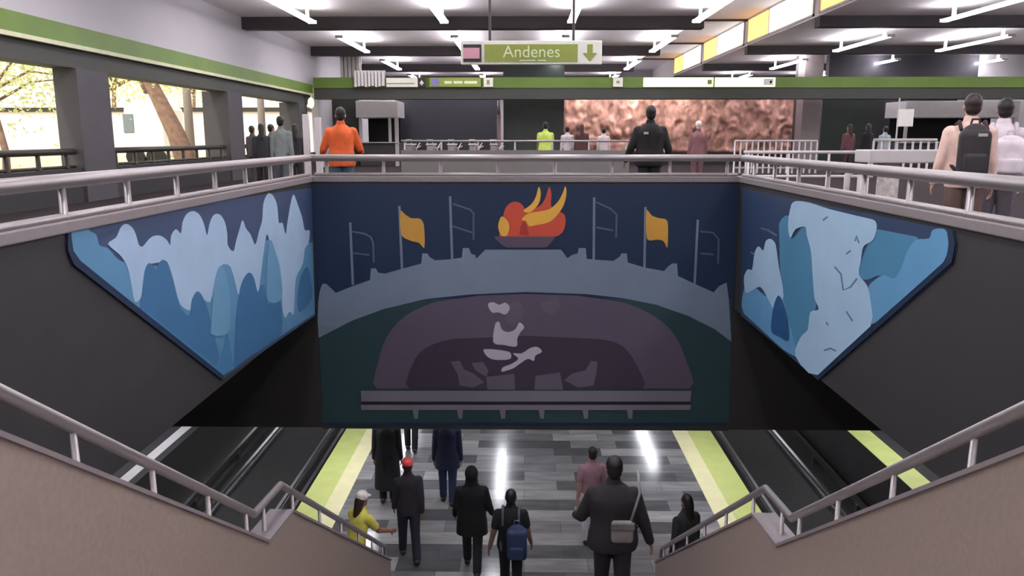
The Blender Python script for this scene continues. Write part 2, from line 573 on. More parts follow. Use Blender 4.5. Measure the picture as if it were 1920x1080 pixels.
ZR, ZK = 0.99, 0.71
railing('stairwell_railing', [(-WX - 0.02, 0.3, ZR), (-WX - 0.02, WY - 0.05, ZR)],
        [(-WX - 0.02, 0.96 + 0.96 * k, ZK, ZR - 0.02) for k in range(12)],
        [(-WX - 0.02, 0.3, ZK + 0.02), (-WX - 0.02, WY - 0.05, ZK + 0.02)],
        'grey metal railing on the stairwell edge above the painted forest wall')
railing('stairwell_railing', [(WX + 0.02, 0.3, ZR), (WX + 0.02, WY - 0.05, ZR)],
        [(WX + 0.02, 1.3 + 0.96 * k, ZK, ZR - 0.02) for k in range(12)],
        [(WX + 0.02, 0.3, ZK + 0.02), (WX + 0.02, WY - 0.05, ZK + 0.02)],
        'grey metal railing on the stairwell edge above the pale figure mural')
railing('stairwell_railing', [(-WX - 0.02, WY + 0.08, ZR), (WX + 0.02, WY + 0.08, ZR)],
        [(-3.1 + 0.89 * k, WY + 0.08, ZK, ZR - 0.02) for k in range(8)],
        [(-WX + 0.04, WY + 0.08, ZK + 0.02), (WX - 0.04, WY + 0.08, ZK + 0.02)],
        'grey metal railing crossing the hall above the flame mural')

for s, nm, x, dz in ((-1, 'under the forest painting', -1.92, 0.0), (1, 'under the pale figure painting', 1.88, 0.0)):
    line = [(x, 0.4, 1.0), (x, 1.9, 0.99), (x, 5.26, -1.33), (x, 5.87, -1.385), (x, 10.1, -4.21), (x, 10.16, -4.6)]

    def zline(y):
        for (xa, ya, za), (xb, yb, zb) in zip(line[:-1], line[1:]):
            if ya <= y <= yb:
                return za + (zb - za) * (y - ya) / (yb - ya)
        return line[-1][2]
    ys = [0.8, 1.7, 2.55, 3.2, 3.85, 4.5, 5.1, 5.45, 6.15, 6.95, 7.75, 8.55, 9.3, 9.95]
    railing('stair_handrail', line, [(x, y, zline(y) - 0.245, zline(y) - 0.02) for y in ys], None,
            'grey handrail on the sloping beige stair wall ' + nm, r=0.028, pr=0.016, cat='handrail')

# dark fence under the left windows, one panel per opening
for k, (ya, yb) in enumerate(((9.1, 16.3), (17.65, 24.55), (25.9, 32.25))):
    n = 8
    t = railing('window_fence', [(XL - 0.15, ya, 1.02), (XL - 0.15, yb, 1.02)],
                [(XL - 0.15, ya + 0.3 + (yb - ya - 0.6) * i / (n - 1), 0.68, 1.0) for i in range(n)],
                [(XL - 0.15, ya, 0.72), (XL - 0.15, yb, 0.72)],
                'dark brown low fence closing the %s tall window opening along the left wall' % ORD[k], metal='dark_metal', r=0.065, cat='fence', pr=0.045)

# ------------------------------------------------------------------ murals: painted sheets on the well's walls
PC = {}


def paint(rgb):
    if rgb not in PC:
        PC[rgb] = mat('mural_paint_%d_%d_%d' % rgb, tuple(v * 0.93 for v in rgb), 0.55, vary=0.04, scale=2.5)
    return PC[rgb]


def mural_part(name, parent, polys, rgb, plane, val, base, depth):
    """polys: outlines measured on the wall; base/depth: where the layer starts and how thick it is, off the wall."""
    for poly in polys:
        if name in ORGANIC:
            poly = rounded(poly)
        b = MB()
        if plane == 'y':
            pts = [on_y(px, py, val) for px, py in poly]
            pts = [(p.x, val - base, p.z) for p in pts]
            b.prism(pts, (0, -depth, 0))
        else:
            s = -1 if val > 0 else 1
            pts = [on_x(px, py, val) for px, py in poly]
            pts = [(val + s * base, p.y, p.z) for p in pts]
            b.prism(pts, (s * depth, 0, 0))
        b.build(name, paint(rgb), parent)


ORGANIC = {'painted_hills', 'painted_pale_trees', 'painted_tree_tip', 'painted_dark_trees', 'painted_flame', 'painted_flame_tongue', 'painted_arch', 'painted_arch_opening', 'painted_dark_dome',
           'painted_blue_hills', 'painted_teal_trees', 'painted_pale_figure', 'painted_flag', 'painted_brazier', 'painted_pale_shapes'}


def rounded(poly, n=3):
    """A closed Catmull-Rom curve through the outline; sharp or long corners stay."""
    out = []
    m = len(poly)
    for i in range(m):
        p0, p1, p2, p3 = (Vector(poly[(i + j - 1) % m]) for j in range(4))
        L = (p2 - p1).length
        a = (p2 - p0) * 0.5
        c = (p3 - p1) * 0.5
        a = a.normalized() * min(a.length, L) if a.length else a
        c = c.normalized() * min(c.length, L) if c.length else c
        if L > 70:
            a = c = p2 - p1
        for k in range(n):
            t = k / n
            q = p1 * (2 * t ** 3 - 3 * t ** 2 + 1) + a * (t ** 3 - 2 * t ** 2 + t) + p2 * (-2 * t ** 3 + 3 * t ** 2) + c * (t ** 3 - t ** 2)
            out.append((q.x, q.y))
    return out


def stroke(pts, wd):
    """A brush line of constant width as an outline."""
    a, c = [], []
    for i, (x, y) in enumerate(pts):
        x0, y0 = pts[max(0, i - 1)]
        x1, y1 = pts[min(len(pts) - 1, i + 1)]
        L = math.hypot(x1 - x0, y1 - y0) or 1
        nx, ny = -(y1 - y0) / L * wd / 2, (x1 - x0) / L * wd / 2
        a.append((x + nx, y + ny))
        c.append((x - nx, y - ny))
    return a + c[::-1]


fm = thing('flame_mural', (0, WY, -3.4), 'wide dark blue painted mural of a stadium, flags and a burning flame', 'mural')


def fpart(name, polys, rgb, lay):
    return mural_part(name, fm, polys, rgb, 'y', WY, 0.003 + 0.003 * lay, 0.0045)


fpart('painted_panel', [[(581, 346), (1385, 346), (1364, 797), (606, 797)]], (17, 43, 76), 0)
fpart('painted_ground', [[(597, 560), (1372, 560), (1366, 792), (605, 792)]], (40, 70, 76), 1)
fpart('painted_stadium', [[(596, 600), (597, 565), (600, 545), (605, 532), (612, 532), (630, 549), (660, 537), (694, 525), (696, 503), (705, 503), (709, 511), (722, 513),
                            (750, 505), (790, 494), (792, 475), (801, 475), (806, 482), (816, 488), (845, 486), (866, 483), (868, 465), (879, 465), (884, 476), (891, 478), (893, 485), (910, 468), (1052, 468),
                            (1064, 484), (1072, 478), (1083, 475), (1085, 465), (1098, 465), (1100, 485), (1118, 487), (1150, 489), (1162, 481), (1165, 475), (1175, 475), (1177, 492), (1210, 502), (1245, 508),
                            (1252, 500), (1260, 494), (1269, 494), (1271, 517), (1300, 531), (1338, 548), (1348, 536), (1362, 530), (1366, 560), (1371, 640), (1340, 617), (1290, 592), (1230, 571), (1170, 559),
                            (1100, 551), (985, 547), (880, 552), (800, 560), (720, 579), (660, 601), (598, 633)]], (126, 142, 162), 2)
fpart('painted_arch', [[(707, 728), (709, 680), (725, 632), (760, 592), (820, 565), (900, 554), (985, 551), (1080, 554), (1160, 565), (1215, 586), (1260, 621), (1285, 672), (1293, 728)]], (98, 88, 106), 3)
fpart('painted_arch_opening', [[(768, 729), (774, 682), (798, 652), (850, 635), (985, 629), (1120, 635), (1165, 647), (1192, 682), (1204, 729)]], (64, 56, 72), 4)
fpart('painted_bench', [[(677, 732), (1296, 732), (1294, 752), (678, 752)], [(677, 758), (1295, 758), (1294, 768), (678, 768)]] +
      [[(x - 6, 768), (x + 5, 768), (x + 4, 784), (x - 3, 784)] for x in (780, 863, 943, 1016, 1098, 1181)], (128, 124, 136), 5)
fpart('painted_bench_shadow', [[(678, 752), (1295, 752), (1295, 758), (678, 758)]], (30, 30, 42), 6)
fpart('painted_pale_shapes', [[(915, 570), (925, 566), (936, 571), (948, 567), (956, 577), (948, 589), (935, 585), (922, 585)],
                               [(929, 606), (936, 603), (941, 617), (952, 622), (966, 617), (974, 604), (983, 613), (976, 622), (970, 634), (968, 649), (945, 646), (925, 641)],
                               [(908, 654), (955, 659), (957, 672), (930, 674), (914, 668)],
                               [(962, 662), (978, 662), (994, 652), (1008, 650), (1016, 659), (1004, 666), (1001, 676), (990, 672), (975, 681), (962, 690), (941, 696), (943, 688), (958, 682), (972, 672)]], (198, 190, 204), 6)
fpart('painted_grey_shapes', [[(950, 572), (972, 564), (983, 580), (976, 604), (960, 614), (948, 600)], [(1012, 568), (1046, 558), (1050, 576), (1034, 590), (1016, 582)],
                               [(845, 678), (862, 676), (870, 692), (888, 700), (908, 716), (888, 726), (862, 722), (858, 700)], [(884, 680), (906, 678), (916, 694), (912, 706), (892, 694)],
                               [(1120, 678), (1108, 676), (1098, 694), (1072, 700), (1058, 712), (1084, 726), (1112, 722), (1118, 700)],
                               [(912, 706), (964, 700), (966, 730), (914, 730)], [(1004, 704), (1050, 698), (1056, 730), (1002, 730)]], (104, 98, 112), 5)
poles = [[(657, 417), (662, 534)], [(749, 386), (754, 504)], [(844, 368), (848, 488)], [(1114, 370), (1113, 487)], [(1210, 388), (1208, 502)], [(1308, 412), (1302, 533)]]
for p in poles:
    fpart('painted_flagpole', [stroke(p, 4.5)], (120, 132, 152), 3)
for st in ([[(661, 434), (684, 438), (696, 445), (700, 456), (701, 492)], [(661, 474), (693, 478)]],
           [[(849, 382), (882, 393), (888, 400), (888, 450)], [(849, 424), (886, 436)]],
           [[(1118, 379), (1144, 391), (1156, 402), (1155, 446)], [(1118, 426), (1149, 432)]],
           [[(1313, 434), (1336, 436), (1347, 448), (1346, 494)], [(1313, 475), (1338, 477)]]):
    fpart('painted_flag_outline', [stroke(s, 3.2) for s in st], (88, 100, 124), 3)
fpart('painted_flag', [[(751, 395), (760, 402), (772, 409), (788, 410), (795, 422), (796, 464), (786, 455), (770, 451), (753, 440)]], (214, 160, 66), 4)
fpart('painted_flag', [[(1212, 394), (1222, 404), (1236, 409), (1248, 411), (1252, 420), (1251, 464), (1244, 452), (1232, 449), (1213, 448)]], (226, 166, 66), 4)
fpart('painted_brazier', [[(928, 443), (1040, 443), (1034, 453), (1022, 464), (951, 464), (936, 454)]], (96, 82, 98), 4)
fpart('painted_flame', [[(936, 441), (942, 420), (944, 402), (950, 387), (960, 379), (972, 379), (981, 386), (986, 394), (1000, 392), (1014, 384), (1022, 372), (1026, 360), (1030, 350), (1034, 364), (1033, 384),
                          (1040, 394), (1052, 398), (1059, 404), (1060, 420), (1054, 436), (1038, 444), (938, 444)]], (216, 84, 58), 3)
fpart('painted_flame_tongue', [[(934, 424), (940, 406), (950, 412), (955, 424), (951, 441), (940, 441)],
                               [(981, 395), (996, 383), (1005, 368), (1010, 350), (1014, 362), (1010, 382), (994, 398)],
                               [(978, 412), (988, 401), (1006, 397), (1030, 392), (1046, 378), (1055, 362), (1060, 349), (1062, 362), (1057, 384), (1044, 404), (1028, 417), (1004, 422), (992, 424), (986, 414)]], (244, 186, 72), 4)
fpart('painted_flame_core', [[(974, 440), (976, 424), (982, 414), (988, 424), (992, 441)]], (176, 52, 42), 4)

lm = thing('forest_mural', (-WX, 9, -1.38), 'pale blue painted mural of rounded treetops on the stairwell wall', 'mural')


def lpart(name, polys, rgb, lay):
    return mural_part(name, lm, polys, rgb, 'x', -WX, 0.003 + 0.003 * lay, 0.0045)


lpart('painted_panel', [[(128, 416), (583, 352), (590, 592), (415, 712), (133, 494), (122, 455)]], (58, 76, 110), 0)
lpart('painted_border', [[(122, 418), (132, 416), (128, 440), (132, 470), (146, 490), (416, 704), (415, 713), (134, 497), (122, 470)]], (18, 44, 76), 5)
lpart('painted_hills', [[(127, 425), (140, 413), (160, 415), (165, 432), (178, 440), (184, 460), (200, 465), (225, 490), (300, 500), (400, 480), (500, 450), (585, 455), (589, 588), (415, 703), (146, 487), (130, 462)]], (92, 146, 184), 1)
lpart('painted_pale_trees', [[(200, 458), (215, 446), (222, 430), (228, 422), (236, 420), (246, 428), (252, 440), (258, 460), (266, 462), (276, 450), (285, 443), (298, 442), (310, 450), (317, 460), (319, 442), (328, 430), (337, 438),
                               (340, 418), (346, 404), (354, 397), (362, 396), (372, 403), (380, 420), (386, 442), (391, 420), (397, 406), (404, 401), (412, 404), (420, 418), (424, 440), (425, 460), (436, 472), (441, 452), (448, 428),
                               (453, 413), (459, 428), (468, 440), (477, 460), (484, 434), (490, 414), (492, 384), (497, 368), (503, 362), (511, 368), (518, 386), (521, 418), (528, 418), (534, 440), (538, 414), (544, 380), (549, 365), (556, 382),
                               (565, 408), (570, 432), (579, 432), (577, 456), (570, 466), (566, 495), (553, 522), (549, 590), (541, 584), (533, 596), (528, 580), (526, 540), (520, 500), (505, 458), (498, 440), (490, 492), (481, 552), (470, 512),
                               (450, 562), (430, 500), (412, 498), (392, 566), (374, 560), (356, 582), (335, 570), (322, 522), (310, 490), (295, 492), (272, 500), (262, 556), (250, 566), (243, 530), (236, 500), (222, 478)]], (172, 200, 228), 2)
lpart('painted_tree_tip', [[(392, 625), (397, 545), (404, 510), (411, 498), (419, 510), (428, 555), (428, 600), (424, 625)], [(497, 520), (501, 460), (506, 450), (513, 470), (522, 500), (526, 560), (500, 565)]], (106, 158, 192), 4)
lpart('painted_dark_trees', [[(260, 580), (266, 522), (270, 502), (278, 493), (290, 506), (296, 492), (304, 487), (310, 495), (320, 525), (330, 562), (336, 578), (352, 592), (357, 562), (367, 546), (377, 556), (388, 585), (400, 632), (404, 690), (260, 578)],
                              [(436, 690), (440, 600), (448, 540), (457, 518), (466, 511), (474, 522), (481, 548), (487, 536), (493, 534), (500, 570), (522, 558), (526, 626), (500, 645), (445, 684)],
                              [(556, 560), (562, 520), (574, 500), (580, 520), (583, 560), (560, 585)]], (60, 114, 158), 3)
lpart('painted_lower_band', [[(262, 578), (404, 688), (424, 624), (436, 692), (415, 704), (258, 582)]], (66, 126, 168), 4)

rm = thing('figure_mural', (WX, 9, -1.38), 'pale blue painted mural with a light trunk-like shape on the stairwell wall', 'mural')


def rpart(name, polys, rgb, lay):
    return mural_part(name, rm, polys, rgb, 'x', WX, 0.003 + 0.003 * lay, 0.0045)


rpart('painted_panel', [[(1392, 354), (1790, 432), (1795, 470), (1784, 500), (1536, 713), (1390, 592)]], (38, 62, 96), 0)
rpart('painted_border', [[(1780, 428), (1790, 432), (1796, 455), (1790, 492), (1536, 714), (1536, 704), (1776, 495), (1785, 462)]], (16, 40, 72), 5)
rpart('painted_flag_outline', [stroke([(1428, 428), (1442, 432), (1458, 442)], 3.5), stroke([(1408, 473), (1416, 477)], 3)], (96, 112, 136), 1)
rpart('painted_teal_trees', [[(1462, 420), (1480, 404), (1486, 448), (1512, 422), (1524, 470), (1532, 572), (1515, 618), (1495, 668), (1478, 652), (1468, 570), (1464, 500)],
                              [(1612, 520), (1616, 495), (1626, 466), (1648, 430), (1720, 444), (1725, 460), (1700, 492), (1690, 522), (1660, 517), (1646, 517), (1630, 524)]], (72, 136, 172), 1)
rpart('painted_blue_hills', [[(1634, 606), (1630, 540), (1650, 520), (1662, 516), (1680, 522), (1692, 504), (1705, 470), (1720, 450), (1745, 447), (1752, 431), (1774, 430), (1781, 448), (1772, 492), (1646, 604)],
                              [(1396, 588), (1396, 545), (1408, 530), (1436, 555), (1470, 560), (1490, 640), (1498, 668), (1470, 655)]], (98, 158, 200), 2)
rpart('painted_pale_figure', [[(1486, 384), (1495, 377), (1520, 380), (1560, 393), (1640, 412), (1647, 425), (1640, 450), (1622, 462), (1617, 490), (1613, 515), (1628, 535), (1634, 560), (1635, 612), (1536, 703), (1494, 668), (1504, 632),
                                (1517, 618), (1522, 585), (1538, 580), (1530, 560), (1526, 510), (1523, 470), (1515, 440), (1512, 425), (1494, 430), (1484, 446), (1480, 420)],
                               [(1397, 520), (1404, 505), (1412, 506), (1417, 474), (1424, 462), (1433, 470), (1438, 452), (1447, 448), (1456, 458), (1462, 500), (1471, 556), (1456, 582), (1442, 560), (1428, 538), (1412, 545), (1400, 548)]], (170, 204, 230), 3)
rpart('painted_dark_dome', [[(1449, 622), (1451, 585), (1457, 562), (1463, 554), (1470, 565), (1480, 600), (1481, 638), (1466, 632)]], (28, 84, 134), 4)
rpart('painted_brush_lines', [stroke(s, 2.6) for s in ([(1546, 413), (1555, 406)], [(1568, 500), (1580, 514), (1584, 544), (1598, 538), (1610, 522)], [(1606, 452), (1609, 442), (1614, 456)], [(1590, 476), (1598, 470)],
                                                     [(1548, 657), (1560, 653), (1570, 658)], [(1590, 584), (1602, 602)], [(1552, 604), (1556, 610)])], (84, 122, 158), 4)

# ------------------------------------------------------------------ the hanging sign
SY = 13.7
t = thing('hanging_sign', (0.09, SY, 2.5), 'long white framed green sign with a down arrow hanging over the stairwell', 'sign')
MB().box(-1.07, 1.26, SY, SY + 0.12, 2.49, 2.87, bevel=0.01).build('sign_box', M['sign_white'], t)
MB().box(-0.68, 0.86, SY - 0.012, SY, 2.53, 2.81).build('green_panel', M['sign_green'], t)
ic = MB().box(-1.03, -0.73, SY - 0.012, SY, 2.53, 2.81).build('pictogram_panel', M['sign_dark'], t)
pb = MB().box(-1.03, -0.76, SY - 0.02, SY - 0.012, 2.585, 2.755).build('pictogram', M['sign_pink'], ic)
text('lettering', 'Andenes', 0.27, (0.1, SY - 0.016, 2.685), M['letter'], t)
for xa, xb in ((-0.1, 0.16), (0.2, 0.34)):
    MB().box(xa, xb, SY - 0.015, SY - 0.012, 2.545, 2.56).build('small_line', M['letter'], t)
ax, az = 1.06, 2.67
MB().prism([(ax - 0.045, SY - 0.012, az + 0.14), (ax + 0.045, SY - 0.012, az + 0.14), (ax + 0.045, SY - 0.012, az), (ax + 0.115, SY - 0.012, az), (ax, SY - 0.012, az - 0.13), (ax - 0.115, SY - 0.012, az), (ax - 0.045, SY - 0.012, az)], (0, 0.012, 0)).build('down_arrow', M['sign_green'], t)
for x in (-0.59, 0.79):
    MB().tube([(x, SY + 0.06, 2.86), (x, SY + 0.06, ZC)], 0.022, n=8).build('hanging_rod', M['dark_metal'], t)

# ------------------------------------------------------------------ signs on the far frieze
FY = 34.2


def xz(px, py, y):
    p = on_y(px, py, y)
    return p.x, p.z


def frieze_sign(name, px0, px1, m, label, marks):
    x0, x1 = xz(px0, 155, FY)[0], xz(px1, 155, FY)[0]
    t = thing(name, ((x0 + x1) / 2, FY - 0.1, 3.36), label, 'sign')
    MB().box(x0, x1, FY - 0.14, FY - 0.01, 3.36, 3.73, bevel=0.015).build('sign_box', M[m], t)
    for a0, a1, za, zb, mm in marks:
        xa, xb = xz(a0, 155, FY)[0], xz(a1, 155, FY)[0]
        MB().box(xa, xb, FY - 0.16, FY - 0.14, za, zb).build('sign_mark', M[mm], t)
    return t


frieze_sign('direction_sign', 725, 784, 'sign_white', 'pale grey sign on the green frieze next to a dark arrow square', [(726, 778, 3.48, 3.52, 'sign_green')])
t = frieze_sign('arrow_sign', 785, 798, 'sign_dark', 'small dark square sign with a white arrow on the green frieze', [])
x, z = xz(791.5, 157, FY)
MB().prism([(x, FY - 0.16, 3.64), (x + 0.1, FY - 0.16, 3.5), (x + 0.035, FY - 0.16, 3.5), (x + 0.035, FY - 0.16, 3.44), (x - 0.035, FY - 0.16, 3.44), (x - 0.035, FY - 0.16, 3.5), (x - 0.1, FY - 0.16, 3.5)], (0, 0.02, 0)).build('arrow', M['sign_white'], t)
frieze_sign('direction_sign', 806, 902, 'sign_green', 'green sign on the frieze with a violet square and pale lettering', [(810, 823, 3.4, 3.7, 'sign_blue'), (834, 848, 3.49, 3.6, 'letter'), (851, 868, 3.49, 3.6, 'letter'), (871, 895, 3.49, 3.6, 'letter')])
frieze_sign('parking_sign', 907, 925, 'sign_white', 'small white square sign with a dark mark on the green frieze', [(913, 918, 3.46, 3.64, 'sign_green')])
frieze_sign('small_sign', 1149, 1167, 'sign_white', 'small cream square sign on the frieze over the copper relief', [(1155, 1161, 3.5, 3.6, 'sign_green')])
frieze_sign('lit_sign', 1206, 1336, 'sign_lit', 'long glowing white sign on the frieze, beside the warm one', [(1325, 1333, 3.46, 3.64, 'sign_green')])
frieze_sign('lit_sign', 1340, 1452, 'sign_lit', 'glowing warm cream sign on the frieze with a small white square', [(1430, 1448, 3.42, 3.68, 'sign_white'), (1441, 1445, 3.5, 3.6, 'sign_dark')])
# white slatted screen at the frieze's end
x0, x1 = xz(664, 150, 33.9)[0], xz(722, 150, 33.9)[0]
t = thing('slatted_screen', ((x0 + x1) / 2, 34.0, 3.35), 'white slatted screen hanging in front of the frieze near the window wall', 'screen')
for k in range(9):
    xa = x0 + (x1 - x0) * k / 9
    MB().box(xa, xa + (x1 - x0) / 12, 33.9, 34.2, 3.36 + 0.02 * (k % 3), 3.98).build('slat', M['white_paint_metal'], t)
MB().box(x0, x1, 33.98, 34.06, 3.9, 4.02).build('top_bar', M['white_paint_metal'], t)
x0, x1 = xz(638, 130, 36)[0], xz(676, 130, 36)[0]
t = thing('slatted_screen', ((x0 + x1) / 2, 36, 3.3), 'tall white slatted screen above the frieze in the window wall corner', 'screen')
for k in range(5):
    xa = x0 + (x1 - x0) * k / 5
    MB().box(xa, xa + (x1 - x0) / 7, 36, 36.15, 3.5, 4.95).build('slat', M['white_paint_metal'], t)
MB().box(x0, x1, 36.15, 36.2, 3.45, ZC).build('backing', M['sign_white'], t)

# ------------------------------------------------------------------ far side of the hall
def far_box(name, px0, px1, y, z0, z1, m, dy=0.4):
    x0, x1 = xz(px0, 250, y)[0], xz(px1, 250, y)[0]
    return struct(MB().box(x0, x1, y, y + dy, z0, z1).build(name, M[m]))


far_box('wall_far_corner', 590, 672, 38, 0, 3.6, 'lintel')
far_box('wall_shutter', 742, 936, 40, 0, 3.7, 'shutter')
far_box('pillar_green', 944, 1057, 37, 0, ZC, 'green_stone', 1.0)
far_box('pillar_stone', 1502, 1536, 37, 0, ZC, 'pinkcol', 0.9)
far_box('pillar_dark', 1490, 1503, 38.6, 0, ZC, 'shutter', 0.4)
far_box('wall_green_stone', 1538, 1642, 40, 0, 3.7, 'green_stone')
far_box('wall_dark_upper', 1546, 1822, 38.5, 3.4, ZC, 'shutter')
far_box('wall_white_upper', 1822, 1990, 38.5, 3.4, ZC, 'white_wall')
far_box('wall_dark_back', 1600, 2000, 46, 0, 3.7, 'shutter')
far_box('wall_relief', 1057, 1488, 40.07, 0, 3.55, 'pinkcol')
x0 = xz(935.5, 200, 36)[0]
t = thing('steel_pole', (x0, 36, 0), 'thin brown red pole with a silver top beside the dark shutters', 'pole')
MB().tube([(x0, 36, 0), (x0, 36, 2.3)], 0.09).build('shaft', M['rust_pole'], t, smooth=True)
MB().tube([(x0, 36, 2.3), (x0, 36, 2.9)], 0.07).build('silver_top', M['steel'], t, smooth=True)
MB().tube([(x0, 36, 0), (x0, 36, 0.08)], 0.16).build('foot_plate', M['dark_metal'], t)

# copper relief
x0, x1 = xz(1057, 230, 40)[0], xz(1488, 230, 40)[0]
t = thing('copper_relief', ((x0 + x1) / 2, 40, 0.6), 'wide copper pink relief wall covered in swirling figures', 'relief')
bm = bmesh.new()
NX, NZ = 180, 44
g = []
for j in range(NZ + 1):
    row = []
    for i in range(NX + 1):
        x = x0 + (x1 - x0) * i / NX
        z = 0.6 + 2.75 * j / NZ
        q = Vector((x * 1.5, z * 1.2, 3.1))
        h = noise.noise(q) + 0.6 * noise.noise(q * 2.3) + 0.3 * abs(noise.noise(q * 4.7))
        h = 0.16 * math.sin(h * 4.5) + 0.1 * h
        if i in (0, NX) or j in (0, NZ):
            h = 0
        row.append(bm.verts.new((x, 39.9 - 0.45 * max(-0.15, h), z)))
    g.append(row)
for j in range(NZ):
    for i in range(NX):
        bm.faces.new((g[j][i], g[j][i + 1], g[j + 1][i + 1], g[j + 1][i]))
rb = MB()
rb.bm.free()
rb.bm = bm
M['copper'] = mat('copper_relief_metal', (186, 140, 126), 0.5, metal=0.1, vary=0.5, scale=2.2, bump=0.6, stretch=(1.6, 1.6, 0.9))
rb.build('relief_face', M['copper'], t, smooth=True)
MB().box(x0, x1, 39.4, 40.05, 0, 0.58).build('plinth', M['dark_wall'], t)
for k in range(3):
    x = x0 + 1.2 + k * 2.3
    lt = thing('relief_floodlight', (x, 38.6, 3.45), 'small floodlight under the frieze shining on the copper relief, %s from the green pillar' % ORD[k], 'light', 'relief floodlights')
    MB().box(x - 0.35, x + 0.35, 38.5, 38.65, 3.4, 3.5).build('housing', M['white_paint_metal'], lt)
    MB().box(x - 0.32, x + 0.32, 38.65, 38.67, 3.41, 3.49).build('lamp_glass', M['tube'], lt)
    MB().box(x - 0.04, x + 0.04, 38.55, 40.05, 3.47, 3.53).build('bracket', M['white_paint_metal'], lt)
    al = bpy.data.lights.new('floodlight_beam', 'AREA')
    al.shape = 'RECTANGLE'
    al.size, al.size_y = 0.62, 0.1
    al.energy = 22
    al.color = (1, 0.93, 0.84)
    ao = bpy.data.objects.new('floodlight_beam', al)
    COL.objects.link(ao)
    ao.parent = lt
    ao.location = (0, 0.1, 0)
    ao.rotation_euler = (math.radians(62), 0, 0)

# ticket booths
def booth(px0, px1, y, label):
    x0, x1 = xz(px0, 200, y)[0], xz(px1, 200, y)[0]
    t = thing('ticket_booth', ((x0 + x1) / 2, y, 0), label, 'booth')
    MB().box(x0, x1, y, y + 2, 0, 1.05, bevel=0.02).build('counter', M['pillar'], t)
    MB().box(x0 - 0.1, x1 + 0.1, y - 0.15, y + 2, 2.2, 2.95, bevel=0.02).build('fascia', M['white_paint_metal'], t)
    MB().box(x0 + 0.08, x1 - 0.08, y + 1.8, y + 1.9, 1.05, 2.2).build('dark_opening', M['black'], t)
    for x in (x0 + 0.06, x1 - 0.3):
        MB().box(x - 0.06, x + 0.06, y - 0.02, y + 0.1, 1.05, 2.2).build('window_post', M['white_paint_metal'], t)
    MB().box(x1 - 0.06, x1 + 0.1, y - 0.1, y + 0.05, 0, 2.3).build('corner_post', M['white_paint_metal'], t)
    MB().box(x0 - 0.08, x1 + 0.08, y - 0.2, y + 0.3, 1.05, 1.1, bevel=0.01).build('shelf', M['white_paint_metal'], t)
    return t


booth(672, 742, 37.5, 'white ticket booth with a dark window in the corner by the window wall')
booth(1700, 1905, 38, 'long pale ticket booth with a dark window at the far side of the hall')
x, z = xz(1699, 210, 34)
t = thing('notice_board', (x, 34, 0), 'bright white notice board on a thin stand in front of the long booth', 'sign')
MB().box(x - 0.33, x + 0.33, 34, 34.06, 1.75, 2.45, bevel=0.01).build('board', M['sign_white'], t)
MB().tube([(x - 0.3, 34.03, 0), (x - 0.3, 34.03, 2.9)], 0.035, n=8).build('stand', M['white_paint_metal'], t)
MB().tube([(x - 0.3, 34.03, 0), (x - 0.3, 34.03, 0.05)], 0.2, n=12).build('foot', M['white_paint_metal'], t)

# turnstiles before the shutters
for k in range(5):
    x = xz(770 + k * 39, 270, 31)[0]
    t = thing('turnstile', (x, 31, 0), 'grey turnstile in the row before the dark shutters, %s from the window side' % ORD[k], 'turnstile', 'turnstiles before the shutters')
    MB().box(x - 0.12, x + 0.12, 30.4, 31.6, 0, 1.02, bevel=0.03).build('cabinet', M['steel'], t)
    MB().box(x - 0.14, x + 0.14, 30.35, 31.65, 1.02, 1.07, bevel=0.01).build('top_plate', M['white_paint_metal'], t)
    for a in (0.3, 0.3 + 2.1, 0.3 + 4.2):
        MB().tube([(x + 0.12, 31, 0.9), (x + 0.12 + 0.1, 31, 0.9), (x + 0.2 + 0.2 * abs(cos(a)), 31 + 0.1 * sin(a), 0.9 + 0.3 * sin(a))], 0.02, n=8).build('arm', M['white_paint_metal'], t)
    MB().tube([(x - 0.1, 30.5, 1.07), (x - 0.1, 30.5, 1.22), (x + 0.1, 30.5, 1.22), (x + 0.1, 30.5, 1.07)], 0.02, n=8).build('hoop', M['steel'], t)

# second stairwell's parapet and rail further down the hall
x0, x1 = xz(752, 300, 24)[0], xz(1180, 300, 24)[0]
struct(MB().box(x0, x1, 24, 24.2, 0, 0.93).build('wall_parapet_far', M['parapet_light'], recentre=False))
railing('stairwell_railing', [(x0, 24.1, 1.2), (x1, 24.1, 1.2)], [(x0 + 0.1 + (x1 - x0 - 0.2) * i / 6, 24.1, 0.93, 1.2) for i in range(7)], None,
        'thin grey railing on the pale parapet in the middle of the hall', r=0.03)
x0, x1 = xz(1395, 285, 17)[0], xz(1640, 285, 17)[0]
railing('barrier_rail', [(x0, 17, 1.0), (x1, 17, 1.0)], [(x0 + 0.1 + (x1 - x0 - 0.2) * i / 3, 17, 0, 1.0) for i in range(4)], [(x0, 17, 0.5), (x1, 17, 0.5)],
        'pale single rail on posts beyond the stairwell corner', metal='white_paint_metal', r=0.035)
x0, x1 = xz(1378, 270, 30)[0], xz(1532, 270, 30)[0]
n = 15
railing('picket_barrier', [(x0, 30, 1.18), (x1, 30, 1.18)], [(x0 + (x1 - x0) * i / (n - 1), 30, 0, 1.16) for i in range(n)], [(x0, 30, 0.2), (x1, 30, 0.2)],
        'white picket barrier in front of the copper relief', metal='white_paint_metal', r=0.035, pr=0.035)
x0, x1 = xz(1638, 270, 27)[0], xz(1756, 270, 27)[0]
n = 9
railing('picket_barrier', [(x0, 27, 1.22), (x1, 27, 1.22)], [(x0 + (x1 - x0) * i / (n - 1), 27, 0, 1.2) for i in range(n)], [(x0, 27, 0.85), (x1, 27, 0.85)],
        'white barrier with bars behind the pale counter', metal='white_paint_metal', r=0.05, pr=0.04)

